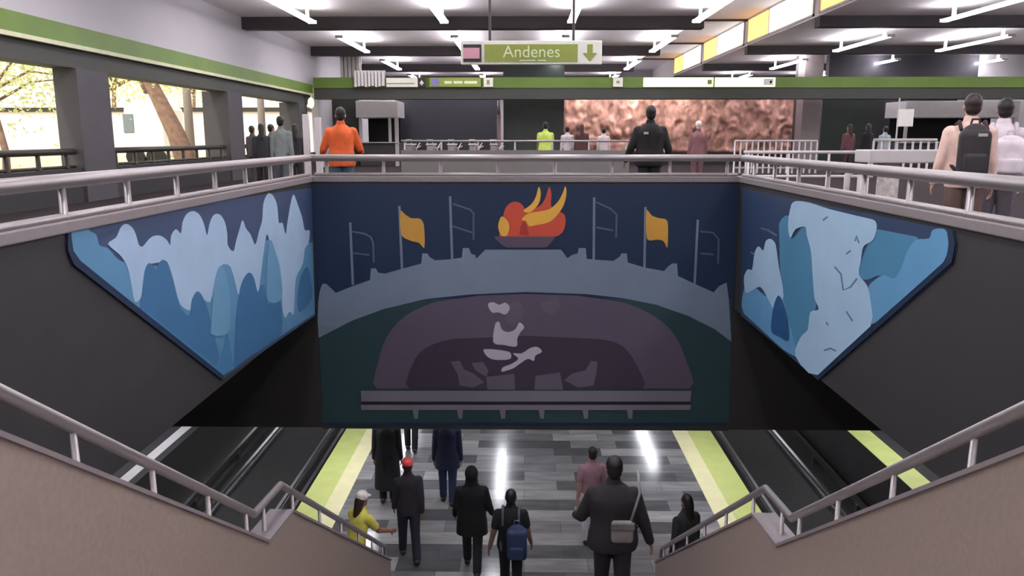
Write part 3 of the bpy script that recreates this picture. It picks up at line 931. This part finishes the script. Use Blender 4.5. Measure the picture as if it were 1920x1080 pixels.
# pale counter on a post, right of the stairwell
x0, x1 = xz(1620, 290, 10.5)[0], xz(1790, 290, 10.5)[0]
za, zb = xz(1650, 281, 10.5)[1], xz(1650, 305, 10.5)[1]
t = thing('counter_stand', ((x0 + x1) / 2, 10.5, 0), 'white counter slab on a speckled post behind the stairwell railing', 'counter')
MB().box(x0, x1, 10.3, 10.8, zb, za, bevel=0.015).build('slab', M['white_paint_metal'], t)
xp = xz(1668, 320, 10.5)[0]
MB().box(xp - 0.1, xp + 0.1, 10.42, 10.64, 0.03, zb, bevel=0.01).build('post', mat('speckled_pale_stone', (206, 196, 192), 0.6, vary=0.25, scale=18), t)
MB().box(xp - 0.2, xp + 0.2, 10.3, 10.75, 0, 0.04).build('foot', M['white_paint_metal'], t)
x0, x1 = xz(1588, 340, 9.6)[0], xz(1628, 340, 9.6)[0]
t = thing('pipe_hoop', ((x0 + x1) / 2, 9.6, 0), 'low bent grey pipe hoop just behind the stairwell railing', 'hoop')
MB().tube([(x0, 9.6, 0), (x0, 9.6, 0.86), (x0 + 0.08, 9.6, 0.93), (x1, 9.6, 0.93)], 0.035).build('bent_pipe', M['white_paint_metal'], t, smooth=True)
MB().tube([(x1 - 0.1, 9.6, 0), (x1 - 0.1, 9.6, 0.93)], 0.03).build('upright', M['white_paint_metal'], t, smooth=True)

# two pale gate posts and the wall lamp by the left corner
for px, h, nm in ((575, 1.72, 'next to the window wall crowd'), (597, 1.66, 'beside the person in orange')):
    x = xz(px, 260, 15)[0]
    t = thing('gate_post', (x, 15, 0), 'pale grey square gate post standing behind the railing corner ' + nm, 'post')
    MB().box(x - 0.055, x + 0.055, 14.95, 15.05, 0, h, bevel=0.01).build('shaft', M['white_paint_metal'], t)
    MB().box(x - 0.1, x + 0.1, 14.9, 15.1, 0, 0.03).build('foot_plate', M['dark_metal'], t)
p = on_x(583, 193, -8.7)
t = thing('wall_lamp', (p.x, p.y, p.z - 0.2), 'small white glowing wall lamp on the corner pillar of the window wall', 'lamp')
MB().ball((p.x, p.y, p.z), (0.13, 0.13, 0.22)).build('lamp_globe', M['sign_lit'], t, smooth=True)
MB().box(XL, p.x, p.y - 0.03, p.y + 0.03, p.z + 0.2, p.z + 0.26).build('bracket', M['dark_metal'], t)

# ------------------------------------------------------------------ outside the windows
M['ground_out'] = mat('pale_ground', (196, 190, 160), 0.9, vary=0.15, scale=0.6)
M['bark'] = mat('tree_bark', (136, 108, 96), 0.85, vary=0.25, scale=6, bump=0.4)
M['leaf'] = mat('sunny_yellow_leaves', (222, 222, 156), 0.6, vary=0.25, scale=0.8)
M['leaf_g'] = mat('pale_green_leaves', (200, 208, 146), 0.6, vary=0.25, scale=0.8)
for kf in ('leaf', 'leaf_g'):
    nt = M[kf].node_tree
    pr = nt.nodes['Principled BSDF']
    tr = nt.nodes.new('ShaderNodeBsdfTranslucent')
    tr.inputs['Color'].default_value = (*lin((236, 236, 178)), 1)
    mx = nt.nodes.new('ShaderNodeMixShader')
    mx.inputs[0].default_value = 0.5
    nt.links.new(pr.outputs[0], mx.inputs[1])
    nt.links.new(tr.outputs[0], mx.inputs[2])
    nt.links.new(mx.outputs[0], nt.nodes['Material Output'].inputs['Surface'])
M['bus'] = mat('white_bus_paint', (238, 238, 240), 0.3, vary=0.01)
M['busglass'] = mat('bus_window_glass', (120, 130, 140), 0.1, vary=0.02)
M['out_wall'] = mat('pale_pink_outer_wall', (244, 228, 232), 0.8, vary=0.04)
struct(MB().box(-80, XL - 1, -25, 130, -0.35, -0.05).build('ground_outside', M['ground_out'], recentre=False))


def tree(x, y, h, lean, trunk_r, leaf, label, crown, nl=900, seed=1):
    rnd = random.Random(seed)
    t = thing('tree', (x, y, -0.05), label, 'tree')
    top = Vector((x + lean[0], y + lean[1], h * 0.55))
    base = Vector((x, y, -0.05))
    MB().tube([base, base.lerp(top, 0.4) + Vector((0.1, 0.05, 0)), top], trunk_r, r1=trunk_r * 0.55, n=12).build('trunk', M['bark'], t, smooth=True)
    ends = []
    for k in range(7):
        a = k * 2.4 + seed
        e = top + Vector((cos(a) * crown * rnd.uniform(0.5, 0.9), sin(a) * crown * rnd.uniform(0.5, 0.9), h * rnd.uniform(0.1, 0.4)))
        mid = top.lerp(e, 0.5) + Vector((0, 0, rnd.uniform(-0.2, 0.4)))
        MB().tube([top - Vector((0, 0, 0.3 * (k % 3))), mid, e], trunk_r * 0.4, r1=trunk_r * 0.1, n=8).build('branch', M['bark'], t, smooth=True)
        ends += [e, mid]
    fb = MB()
    bm = fb.bm
    for i in range(nl):
        c = rnd.choice(ends) + Vector((rnd.gauss(0, 1), rnd.gauss(0, 1), rnd.gauss(0, 0.8))) * crown * 0.3
        u = Vector((rnd.gauss(0, 1), rnd.gauss(0, 1), rnd.gauss(0, 1))).normalized()
        v = u.cross(Vector((rnd.gauss(0, 1), rnd.gauss(0, 1), rnd.gauss(0, 1)))).normalized()
        s = rnd.uniform(0.045, 0.105) * (crown / 3.0)
        bm.faces.new([bm.verts.new(c + q) for q in (u * s, v * s * 0.5 + u * 0.1 * s, -u * s, -v * s * 0.5 + u * 0.1 * s)])
    fb.build('foliage', M[leaf], t)
    return t


tree(-12.5, 30, 6.5, (-1.5, 0.3), 0.42, 'leaf', 'thick leaning tree trunk seen through the middle window opening', 3.2, 1500, 3)
tree(-13.0, 20, 4.4, (-0.5, 0.5), 0.11, 'leaf_g', 'slender tree with sparse sunlit leaves outside the nearest window opening', 2.6, 2600, 5)
tree(-24, 31, 6.0, (0.5, 0.5), 0.16, 'leaf', 'yellow leaved tree standing further outside the nearest window opening', 3.6, 3200, 8)
tree(-38, 74, 11, (0.5, 0.5), 0.3, 'leaf', 'distant yellow leaved tree behind the white bus', 6.5, 3500, 11)
tree(-38, 92, 12, (0.5, 0.5), 0.3, 'leaf', 'distant yellow leaved tree behind the leaning trunk', 6.5, 3500, 12)
tree(-20, 77, 11, (0.5, 0.5), 0.3, 'leaf', 'distant pale tree seen through the narrow last window opening', 6.5, 3500, 13)
for px, y, nm in ((352, 34.5, 'beside the leaning tree'), (489, 40, 'in the narrow last window opening')):
    x = xz(px, 200, y)[0]
    t = thing('street_lamp', (x, y, -0.05), 'pale grey street lamp outside ' + nm, 'post')
    MB().tube([(x, y, -0.05), (x, y, 6.5)], 0.2, r1=0.14).build('shaft', M['pinkcol'], t, smooth=True)
    MB().tube([(x, y, -0.05), (x, y, 0.4)], 0.3).build('base', M['pillar'], t)
    MB().tube([(x, y, 6.4), (x - 0.9, y, 6.7)], 0.08).build('lamp_arm', M['pillar'], t)
x0, x1 = xz(232, 235, 38)[0], xz(306, 235, 38)[0]
t = thing('bus', ((x0 + x1) / 2, 39, -0.05), 'white bus parked outside the middle window opening', 'bus')
MB().box(x0, x1, 38, 40.4, 0.35, 2.75, bevel=0.15).build('body', M['bus'], t)
MB().box(x0 - 0.03, x0 + 0.5, 37.97, 40.43, 1.5, 2.4, bevel=0.05).build('windscreen', M['busglass'], t)
for k in range(2):
    xx = x0 + 0.45 + k * (x1 - x0 - 0.9)
    MB().tube([(xx, 37.95, 0.42), (xx, 38.3, 0.42)], 0.45, n=18).build('wheel', M['black'], t)
struct(MB().box(-45, -14, 66, 66.4, -0.05, 3.35).build('wall_outside', M['out_wall'], recentre=False))
struct(MB().box(-45, -14, 65.8, 66.5, 3.35, 3.7).build('trim_outside', M['dark_metal'], recentre=False))

# ------------------------------------------------------------------ people
CL = {}


def cloth(rgb, rough=0.85):
    k = (rgb, rough)
    if k not in CL:
        CL[k] = mat('cloth_%d_%d_%d' % rgb, rgb, rough, vary=0.14, scale=9, bump=0.25)
    return CL[k]


def skin(rgb):
    k = (rgb, 'skin')
    if k not in CL:
        CL[k] = mat('skin_%d_%d_%d' % rgb, rgb, 0.55, vary=0.05, scale=12)
    return CL[k]


def fuse(o, voxel, it=3):
    m = o.modifiers.new('fuse', 'REMESH')
    m.mode = 'VOXEL'
    m.voxel_size = voxel
    m.use_smooth_shade = True
    if it:
        q = o.modifiers.new('soften', 'SMOOTH')
        q.factor = 0.5
        q.iterations = it
    return o


def person(x, y, z, h, label, rz=0.0, top=(30, 30, 34), bottom=(34, 34, 40), shoes=(30, 28, 28), hair=(24, 20, 18), tone=(150, 108, 86),
           legs=((0, 0), (0, 0)), arms=((0, 0.15, 0.12), (0, 0.15, 0.12)), lean=0.0, bulk=1.0, sleeve=1.0, long_hair=False, cap=None, hood=False,
           coat=0.0, vox=0.011, face=True, skirt=False, bend=0.0, group=None):
    """legs: (swing, knee bend) for left and right; arms: (swing, elbow bend, out). Faces +Y before rz turns it."""
    k = h / 1.70
    P = thing('person', (x, y, z), label, 'person', group, rz)
    P.scale = (k, k, k)
    J = {}
    hips = []
    for s, (sw, kb) in zip((-1, 1), legs):
        hip = Vector((s * 0.09, 0, 0.90))
        kn = hip + 0.43 * Vector((0, sin(sw), -cos(sw)))
        an = kn + 0.40 * Vector((0, sin(sw - kb), -cos(sw - kb)))
        hips.append([hip, kn, an, Vector((0, cos(sw - kb) * 0.9 + 0.1, sin(sw - kb) * 0.7)).normalized()])
    low = min(min(a[2].z, (a[2] + a[3] * 0.17).z + 0.02) for a in hips)
    dz = 0.075 - low
    for a in hips:
        for i in range(3):
            a[i] = a[i] + Vector((0, 0, dz))
    hc = Vector((0, 0, 0.92 + dz))
    sp = Vector((0, sin(lean), cos(lean)))
    fw = Vector((0, cos(lean), -sin(lean)))
    hd = Vector((0, sin(lean * 0.5 + bend), cos(lean * 0.5 + bend)))
    hf = Vector((0, cos(lean * 0.5 + bend), -sin(lean * 0.5 + bend)))
    neck = hc + sp * 0.52
    head = neck + hd * 0.165
    X = Vector((1, 0, 0))

    def Hp(a, b, c):
        return head + X * a + hf * b + hd * c

    def torso(mb, grow, lo, hi_, wide):
        prof = [(-0.12, .150, .110), (-0.05, .165, .118), (0.04, .158, .112), (0.14, .142, .104), (0.24, .146, .108), (0.34, .160, .116), (0.40, .168, .114), (0.45, .152, .102), (0.49, .112, .086), (0.53, .070, .068)]
        rings = []
        for t, rx, ry in prof:
            if lo <= t <= hi_:
                c = hc + sp * t
                rings.append([c + X * ((rx * (wide if t < 0.43 else 1 + (wide - 1) * 0.55) + grow) * cos(q)) + fw * ((ry * (0.5 + 0.5 * wide) + grow) * sin(q)) for q in [2 * pi * j / 20 for j in range(20)]])
        mb.loft(rings)

    arm = []
    for s, (sw, eb, out) in zip((-1, 1), arms):
        S = hc + sp * 0.425 + X * (s * 0.166 * (0.6 + 0.4 * bulk))
        d = Vector((s * sin(out), sin(sw), -cos(sw))).normalized()
        E_ = S + d * 0.285
        d2 = Vector((s * sin(out) * (1 - eb * 0.7), sin(sw + eb), -cos(sw + eb))).normalized()
        W_ = E_ + d2 * 0.25
        arm.append((s, S, E_, W_, d2))

    # one continuous body
    b = MB()
    torso(b, 0, -0.12, 0.535, bulk)
    b.cap(neck - sp * 0.04, 0.064, neck + hd * 0.09, 0.054)
    rot = Matrix((X, hf, hd)).transposed()
    b.ball(Hp(0, -0.005, 0.02), (0.076, 0.094, 0.108), 18, rot)
    b.ball(Hp(0, 0.022, -0.055), (0.058, 0.070, 0.062), 14, rot)
    b.ball(Hp(0, 0.094, -0.012), (0.013, 0.020, 0.026), 10, rot)
    b.ball(Hp(0, 0.086, -0.056), (0.024, 0.010, 0.010), 10, rot)
    b.ball(Hp(0, 0.080, 0.034), (0.050, 0.014, 0.010), 10, rot)
    for s in (-1, 1):
        b.ball(Hp(s * 0.077, -0.008, -0.005), (0.012, 0.022, 0.032), 10, rot)
    for hip, kn, an, fd in hips:
        b.cap(hip, 0.088, kn, 0.058)
        b.cap(kn, 0.058, an, 0.040)
        b.cap(an - fd * 0.03 - Vector((0, 0, 0.03)), 0.038, an + fd * 0.14 - Vector((0, 0, 0.042)), 0.030)
    for s, S, E_, W_, d2 in arm:
        b.cap(S, 0.060, E_, 0.044)
        b.cap(E_, 0.044, W_, 0.030)
        side = Vector((s, 0, 0))
        side = (side - d2 * side.dot(d2)).normalized()
        f = d2.cross(side).normalized()
        if f.y < 0 and abs(d2.y) < 0.9:
            f = -f
        palm = W_ + d2 * 0.045
        b.ball(palm, (0.018, 0.042, 0.052), 12, Matrix((side, f, d2)).transposed())
        for i, L in enumerate((0.066, 0.076, 0.072, 0.056)):
            p0 = W_ + d2 * 0.075 + f * (0.030 - 0.020 * i)
            p1 = p0 + (d2 * 0.96 - side * 0.22 + f * (0.08 - 0.05 * i)) * L * 0.55
            p2 = p1 + (d2 * 0.78 - side * 0.62) * L * 0.5
            b.cap(p0, 0.0095, p1, 0.009, 8)
            b.cap(p1, 0.009, p2, 0.008, 8)
        q0 = W_ + d2 * 0.025 + f * 0.030
        q1 = q0 + (f * 0.75 + d2 * 0.65 - side * 0.15) * 0.042
        q2 = q1 + (f * 0.25 + d2 * 0.9 - side * 0.3) * 0.032
        b.cap(q0, 0.013, q1, 0.011, 8)
        b.cap(q1, 0.011, q2, 0.009, 8)
    fuse(b.build('body', skin(tone), P, local=True, smooth=True), vox, 2)

    # top
    b = MB()
    torso(b, 0.020, -0.125, 0.535, bulk)
    b.cap(neck - sp * 0.04, 0.086, neck + hd * 0.035, 0.074)
    if coat:
        for t0, t1 in ((0, coat * 0.5), (coat * 0.5, coat)):
            b.loft([[hc + Vector((0, 0, -0.05 - t)) + X * ((0.185 * bulk + 0.05 * t) * cos(q)) + Vector((0, 1, 0)) * ((0.145 + 0.06 * t) * sin(q)) for q in [2 * pi * j / 20 for j in range(20)]] for t in (t0 - 0.02, t1)])
    for s, S, E_, W_, d2 in arm:
        b.ball(S, 0.080)
        if sleeve >= 1:
            b.cap(S, 0.078, E_, 0.062)
            b.cap(E_, 0.062, W_ - d2 * 0.012, 0.046)
        else:
            b.cap(S, 0.078, S + (E_ - S) * 0.62, 0.068)
    if hood:
        b.ball(Hp(0, -0.022, 0.03), (0.104, 0.112, 0.128), 18, rot)
        b.cap(neck - sp * 0.02, 0.105, neck + hd * 0.10, 0.098)
    fuse(b.build('jacket' if sleeve >= 1 else 'shirt', cloth(top), P, local=True, smooth=True), 0.013)

    # trousers or skirt
    b = MB()
    torso(b, 0.014, -0.125, 0.045, bulk)
    for hip, kn, an, fd in hips:
        b.cap(hip, 0.102, kn, 0.076)
        b.cap(kn, 0.076, an + Vector((0, 0, 0.02)), 0.066)
    fuse(b.build('trousers', cloth(bottom), P, local=True, smooth=True), 0.013)

    for hip, kn, an, fd in hips:
        b = MB()
        b.cap(an - fd * 0.045 - Vector((0, 0, 0.022)), 0.050, an + fd * 0.15 - Vector((0, 0, 0.036)), 0.038)
        b.cap(an + Vector((0, 0, 0.02)), 0.052, an - Vector((0, 0, 0.02)), 0.050)
        fuse(b.build('shoe', cloth(shoes, 0.5), P, local=True, smooth=True), 0.012)

    if not hood:
        b = MB()
        b.ball(Hp(0, -0.020, 0.040), (0.083, 0.096, 0.098), 18, rot)
        b.ball(Hp(0, -0.040, -0.020), (0.074, 0.066, 0.070), 14, rot)
        if long_hair:
            b.cap(Hp(0, -0.055, 0.0), 0.078, Hp(0, -0.085, -0.20), 0.062)
            b.cap(Hp(0, -0.085, -0.20), 0.066, Hp(0, -0.095, -0.30), 0.045)
        fuse(b.build('hair', cloth(hair, 0.5), P, local=True, smooth=True), 0.012, 2)
    if cap:
        b = MB()
        b.ball(Hp(0, -0.014, 0.060), (0.092, 0.106, 0.090), 18, rot)
        b.ball(Hp(0, 0.090, 0.052), (0.072, 0.080, 0.012), 14, rot)
        fuse(b.build('cap', cloth(cap), P, local=True, smooth=True), 0.012, 1)
    if face:
        for s in (-1, 1):
            MB().ball(Hp(s * 0.031, 0.0815, 0.014), (0.013, 0.010, 0.009), 10, rot).build('eye', cloth((40, 30, 28), 0.3), P, local=True, smooth=True)
    P['hip'] = dz
    return P


def backpack(P, label, rgb, off=(0, 0, 0), size=(0.15, 0.10, 0.23), strap=(40, 40, 46), patch=None):
    """A rucksack on a person's back; a thing of its own."""
    k = P.scale[0]
    t = thing('backpack', P.location, label, 'backpack', None, P.rotation_euler[2])
    t.scale = (k, k, k)
    c = Vector((off[0], -0.165 - size[1] + off[1], 1.17 + off[2] + P['hip']))
    b = MB()
    sx, sy, sz = size
    b.box(c.x - sx, c.x + sx, c.y - sy, c.y + sy, c.z - sz, c.z + sz * 0.8, bevel=0.05)
    b.ball(c + Vector((0, 0.01, sz * 0.55)), (sx * 0.96, sy * 0.92, sz * 0.5))
    fuse(b.build('bag_body', cloth(rgb, 0.7), t, local=True, smooth=True), 0.014, 3)
    b = MB()
    b.box(c.x - sx * 0.75, c.x + sx * 0.75, c.y - sy - 0.045, c.y - sy + 0.02, c.z - sz * 0.85, c.z - 0.02, bevel=0.03)
    fuse(b.build('front_pocket', cloth(rgb, 0.7), t, local=True, smooth=True), 0.012, 2)
    for s in (-1, 1):
        xx = s * 0.115
        MB().tube([(xx, c.y + sy - 0.02, c.z + sz * 0.8), (xx, -0.06, 1.46 + P['hip']), (xx, 0.08, 1.43 + P['hip']), (xx * 1.15, 0.155, 1.28 + P['hip']), (xx * 1.35, 0.05, 1.05 + P['hip']), (xx * 1.2, c.y + sy - 0.02, c.z - sz * 0.7)], 0.018, n=8).build('strap', cloth(strap), t, local=True, smooth=True)
    MB().tube([(c.x - 0.04, c.y + sy * 0.5, c.z + sz), (c.x - 0.03, c.y + sy * 0.5, c.z + sz + 0.05), (c.x + 0.03, c.y + sy * 0.5, c.z + sz + 0.05), (c.x + 0.04, c.y + sy * 0.5, c.z + sz)], 0.01, n=8).build('grab_loop', cloth(strap), t, local=True)
    if patch:
        MB().box(c.x + 0.01, c.x + 0.09, c.y - sy - 0.006, c.y - sy + 0.01, c.z + sz * 0.55, c.z + sz * 0.66).build('patch', cloth(patch), t, local=True)
    return t


# on the stairs and the platform
person(0.93, 7.78, -3.80, 1.84, 'broad person in a black jacket walking down the stairs, back turned', top=(30, 29, 33), bottom=(26, 26, 30), bulk=1.4, lean=0.05,
       legs=((0.25, 0.1), (-0.15, 0.2)), arms=((0.25, 0.9, 0.42), (-0.05, 0.2, 0.38)), vox=0.009, hair=(22, 16, 16))
t = thing('pouch', (0.99, 7.50, -2.62), 'small grey pouch hanging at the back of the broad person in black', 'bag')
MB().box(0.88, 1.10, 7.45, 7.55, -2.72, -2.50, bevel=0.03).build('pouch_body', cloth((120, 116, 112)), t, smooth=True)
MB().box(0.87, 1.11, 7.435, 7.47, -2.57, -2.49, bevel=0.012).build('flap', cloth((100, 96, 94)), t)
MB().tube([(1.08, 7.52, -2.5), (1.16, 7.52, -2.2), (1.14, 7.58, -1.98)], 0.014, n=8).build('strap', cloth((150, 146, 144)), t, smooth=True)
q = person(-0.19, 10.62, ZP, 1.68, 'person in a black short sleeved shirt carrying a navy backpack on the platform', top=(22, 22, 25), bottom=(24, 24, 28), sleeve=0.5, tone=(120, 88, 74), bulk=1.15,
           legs=((0.2, 0.05), (-0.2, 0.25)), arms=((-0.1, 0.2, 0.28), (0.1, 0.3, 0.25)), vox=0.009)
backpack(q, 'navy blue backpack worn low on one shoulder by the person in black', (40, 54, 88), off=(0.09, 0, -0.12), size=(0.145, 0.10, 0.25), strap=(84, 88, 100))
person(-0.80, 11.38, ZP, 1.69, 'person in a long black hooded coat walking away on the platform', top=(16, 16, 19), bottom=(20, 20, 24), hood=True, coat=0.22, bulk=1.28,
       legs=((0.3, 0.1), (-0.22, 0.3)), arms=((0.1, 0.5, 0.2), (0.05, 0.7, 0.3)))
person(-1.82, 11.70, ZP, 1.68, 'person in a red cap and dark jacket walking on the platform edge side', rz=0.25, top=(44, 42, 50), bottom=(30, 32, 46), cap=(226, 92, 92), hair=(70, 26, 30),
       legs=((0.25, 0.05), (-0.2, 0.2)), arms=((0.2, 0.3, 0.1), (-0.2, 0.3, 0.1)), bulk=0.95)
person(-1.40, 13.7, ZP, 1.75, 'person in dark blue clothes half hidden under the flame mural', top=(40, 48, 76), bottom=(44, 52, 84), legs=((0.12, 0), (-0.12, 0.1)), coat=0.2, bulk=1.15)
person(-2.50, 13.72, ZP, 1.75, 'person in a long black coat beside the yellow platform edge, head hidden by the mural', top=(34, 34, 38), bottom=(34, 34, 38), coat=0.6, bulk=1.15, shoes=(90, 40, 46))
person(-2.42, 16.2, ZP, 1.7, 'person in black trousers farther along the platform, seen under the mural edge', top=(30, 30, 34), bottom=(22, 22, 26), legs=((0.1, 0), (-0.15, 0.1)))
person(1.10, 12.25, ZP, 1.66, 'person in a mauve pink top and white trousers in front of the broad person', rz=0.15, top=(150, 116, 126), bottom=(206, 200, 208), sleeve=0.5, long_hair=False, hair=(38, 32, 34), tone=(176, 130, 122))
person(-2.42, 10.55, ZP, 1.60, 'person in a yellow shirt and white cap behind the stair handrail', rz=-0.6, top=(214, 206, 92), bottom=(90, 86, 70), cap=(240, 232, 226), hair=(58, 36, 30), sleeve=0.5, lean=0.3,
       arms=((0.5, 0.6, 0.2), (0.6, 0.6, 0.2)), long_hair=True)
person(2.32, 10.55, ZP, 1.62, 'person in dark clothes waiting behind the other stair handrail', rz=0.5, top=(36, 36, 42), bottom=(38, 38, 44), long_hair=True, lean=0.1)

# in the hall
person(-3.03, 13.35, 0, 1.75, 'person in a bright orange sweatshirt and jeans behind the stairwell railing', rz=0.2, top=(218, 98, 48), bottom=(64, 88, 108), bulk=1.22, arms=((0.25, 0.9, 0.4), (0.3, 1.0, 0.4)), tone=(186, 140, 116))
q = person(2.04, 13.35, 0, 1.77, 'person in a black jacket standing behind the railing, back turned', top=(28, 26, 27), bottom=(30, 28, 30), bulk=1.35, arms=((0.1, 0.5, 0.4), (0.1, 0.5, 0.4)), hair=(22, 14, 12))
MB().box(-0.12, -0.05, -0.158, -0.13, 1.30, 1.335).build('white_mark', cloth((206, 200, 194)), q, local=True)
q = person(0.63, 25.5, 0, 1.74, 'person in a bright yellow safety vest by the far railing', top=(186, 208, 96), bottom=(40, 42, 52), bulk=1.25, hair=(18, 18, 20), arms=((0.1, 0.3, 0.12), (0.1, 0.3, 0.12)), sleeve=0.5)
person(1.52, 29.5, 0, 1.66, 'small distant person in a white top at the edge of the copper relief', top=(214, 206, 210), bottom=(60, 56, 62))
person(2.02, 29.2, 0, 1.74, 'distant person in dark red brown clothes before the copper relief', top=(92, 60, 60), bottom=(70, 56, 58), long_hair=True, hair=(70, 40, 38), bulk=1.1)
person(2.90, 30.2, 0, 1.62, 'distant person in pale clothes with a black bag before the copper relief', top=(220, 206, 206), bottom=(190, 176, 180))
person(4.78, 22.6, 0, 1.70, 'person in a brown coat and white cap near the picket barrier', top=(132, 92, 94), bottom=(110, 80, 82), cap=(244, 226, 222), hair=(210, 190, 186), bulk=1.15, hood=False)
for px, yy, hh, tp, bt, lh, lab in ((490, 19.5, 1.60, (52, 52, 58), (44, 40, 46), True, 'dark haired person in a grey jacket in the group by the window fence'),
                                    (509, 21.5, 1.62, (110, 104, 112), (70, 66, 72), False, 'slim person in mid grey half hidden in the group by the windows'),
                                    (527, 18.2, 1.74, (120, 126, 126), (76, 80, 84), False, 'tallest person in a grey green top in the group by the windows'),
                                    (553, 19.2, 1.58, (46, 42, 46), (40, 38, 42), True, 'person with long dark hair in black near the gate posts'),
                                    (473, 23, 1.6, (74, 72, 80), (60, 58, 64), False, 'person in dusky clothes by the dark window fence, behind the group')):
    person(xz(px, 250, yy)[0], yy, 0, hh, lab, rz=0.4 - (px % 7) * 0.2, top=tp, bottom=bt, long_hair=lh, bulk=0.95, legs=((0.15, 0), (-0.15, 0.1)))
q = person(4.46, 8.25, 0, 1.69, 'person in a pale pink jacket wearing a black backpack beside the stairwell', rz=-0.3, top=(240, 206, 192), bottom=(104, 84, 78), hair=(44, 30, 30), bulk=1.1, arms=((0.1, 0.3, 0.2), (0, 0.2, 0.15)), tone=(190, 146, 128), vox=0.009)
backpack(q, 'black backpack on the pale pink jacket', (44, 40, 42), size=(0.140, 0.085, 0.26), off=(0.0, 0, 0.0), strap=(60, 40, 44), patch=(170, 164, 164))
q = person(5.22, 9.0, 0, 1.68, 'person in a white jacket with a white backpack, walking past the stairwell', rz=-0.35, top=(232, 222, 226), bottom=(96, 90, 98), hair=(30, 24, 26), bulk=1.05, tone=(176, 132, 116), vox=0.009)
backpack(q, 'white drawstring backpack on the white jacket', (226, 216, 222), size=(0.16, 0.10, 0.22), off=(0.04, 0, -0.06), strap=(206, 200, 204))
for px, yy, hh, tp, bt, lh, lab in ((1664, 25.5, 1.72, (110, 72, 76), (70, 56, 60), True, 'person in a dark red top behind the white barrier with bars'),
                                    (1702, 25.8, 1.74, (34, 32, 36), (34, 32, 36), True, 'person with black hair and black clothes under the white notice board'),
                                    (1738, 26.0, 1.66, (168, 182, 186), (120, 130, 134), False, 'person in a pale blue grey top standing behind the white barrier')):
    person(xz(px, 250, yy)[0], yy + 3, 0, hh, lab, rz=0.3, top=tp, bottom=bt, long_hair=lh)
